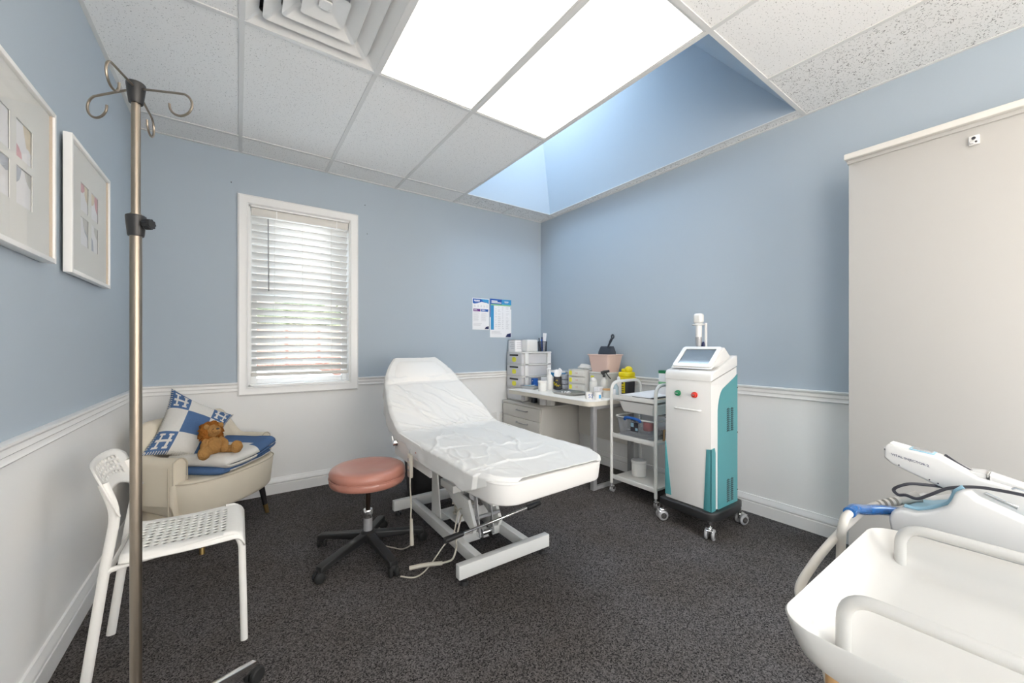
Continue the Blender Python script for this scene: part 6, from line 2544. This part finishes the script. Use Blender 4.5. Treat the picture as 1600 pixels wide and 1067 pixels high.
ang = math.atan2(.967 - .956, .215 - .163)
mt = Matrix(((0, 0, -1, gx0 - .0004), (-math.cos(ang), math.sin(ang), 0, .2165), (-math.sin(ang), -math.cos(ang) * -1, 0, .9625), (0, 0, 0, 1)))
text_mesh(bm, 'VITAL INJECTOR 2', .0072, mt, depth=.0001, spacing=.98)
obj('lettering', bm, M['navy'], t, smooth=0)
for (y, z) in ((.2275, .973), (.205, .944), (.160, .925), (.148, .921), (.10, .905)):
    bm = nb(); cyl(bm, (gx0 - .0006, y, z), (gx0 + .001, y, z), .0013, n=8); obj('screw', bm, M['printdark'], t)
bm = nb()
tube(bm, smoothpath([(gx1 - .012, .143, .9745), (gx1 - .016, .125, .962), (gx1 - .018, .105, .951), (gx1 - .02, .09, .947)], 5), .0022, 8)
obj('drive_wire', bm, M['printdark'], t)
bm = nb()
prism(bm, [(.112, .945), (.108, .953), (.092, .955), (.086, .953), (.086, .943)], gx0 + .012, gx1 + .004, axis='x', bev=.002)
prism(bm, [(.083, .953), (-.02, .925), (-.02, .912), (.070, .936), (.083, .943)], gx0 + .010, gx1 + .006, axis='x', bev=.003)
obj('syringe_cover', bm, M['dev'], t)
bm = nb()
box(bm, (gx0 + .008, .0835, .938), (gx1 + .006, .0855, .957))
tube(bm, [(gx0 + .008, .088, .940), (gx0 + .006, .060, .930), (gx0 + .006, .03, .922)], .0022, 8)
tube(bm, [(gx0 + .004, .062, .932), (gx0 + .004, .052, .938), (gx0 + .010, .02, .930)], .0035, 8)
obj('steel_clip', bm, M['chrome'], t)
bm = nb(); prism(bm, [(.090, .918), (.086, .923), (.048, .908), (.050, .902)], gx0 - .0015, gx0 + .002, axis='x', bev=.001); obj('side_slot', bm, M['chrome'], t)
t = thing('black_cable', 'thin black cable looping in front of the injector gun', 'cable', (1.12, .1, .9))
bm = nb()
tube(bm, smoothpath([(1.175, .142, .912), (1.15, .165, .915), (1.135, .185, .914), (1.13, .202, .904), (1.13, .208, .895), (1.125, .200, .889), (1.12, .188, .893), (1.115, .171, .8925), (1.115, .153, .906), (1.12, .129, .925),
                     (1.125, .099, .935), (1.125, .071, .938), (1.125, .02, .936), (1.13, -.10, .92)], 6), .0030, 8)
obj('cord', bm, M['printdark'], t)
t = thing('grey_hose', 'thick grey hose arching from the injector device down past the tray', 'hose', (1.1, .25, .8))
bm = nb()
tube(bm, smoothpath([(1.215, .195, .862), (1.20, .225, .848), (1.15, .25, .840), (1.059, .262, .826), (.941, .264, .814), (.866, .268, .795), (.817, .272, .767), (.812, .262, .735), (.84, .250, .68), (.88, .235, .50), (.90, .24, .30)], 8), .0072, 12)
obj('hose', bm, M['cable'], t)
bm = nb()
for k in range(4):
    p = Vector((1.205, .215, .853)).lerp(Vector((1.165, .243, .843)), k / 4)
    q = Vector((1.205, .215, .853)).lerp(Vector((1.165, .243, .843)), k / 4 + .12)
    cyl(bm, p, q, .0098, n=14)
cyl(bm, (1.225, .185, .868), (1.208, .212, .854), .012, .009, n=14)
obj('strain_relief', bm, M['cable'], t)
t = thing('blue_wrapped_cable', 'grey cable end wrapped in shiny blue tape beside the dock', 'cable', (1.1, .24, .8))
bm = nb()
bp = smoothpath([(1.16, .205, .842), (1.12, .222, .851), (1.07, .238, .858), (1.02, .245, .869), (.99, .246, .869)], 8)
tube(bm, bp, .0105, 12)
obj('blue_wrap', bm, M['bluefoil'], t)
bm = nb()
tube(bm, smoothpath([(.995, .246, .868), (.975, .249, .860), (.968, .252, .835), (.972, .255, .78), (.98, .26, .65), (.98, .27, .5)], 8), .0075, 12)
obj('cord', bm, M['cable'], t)
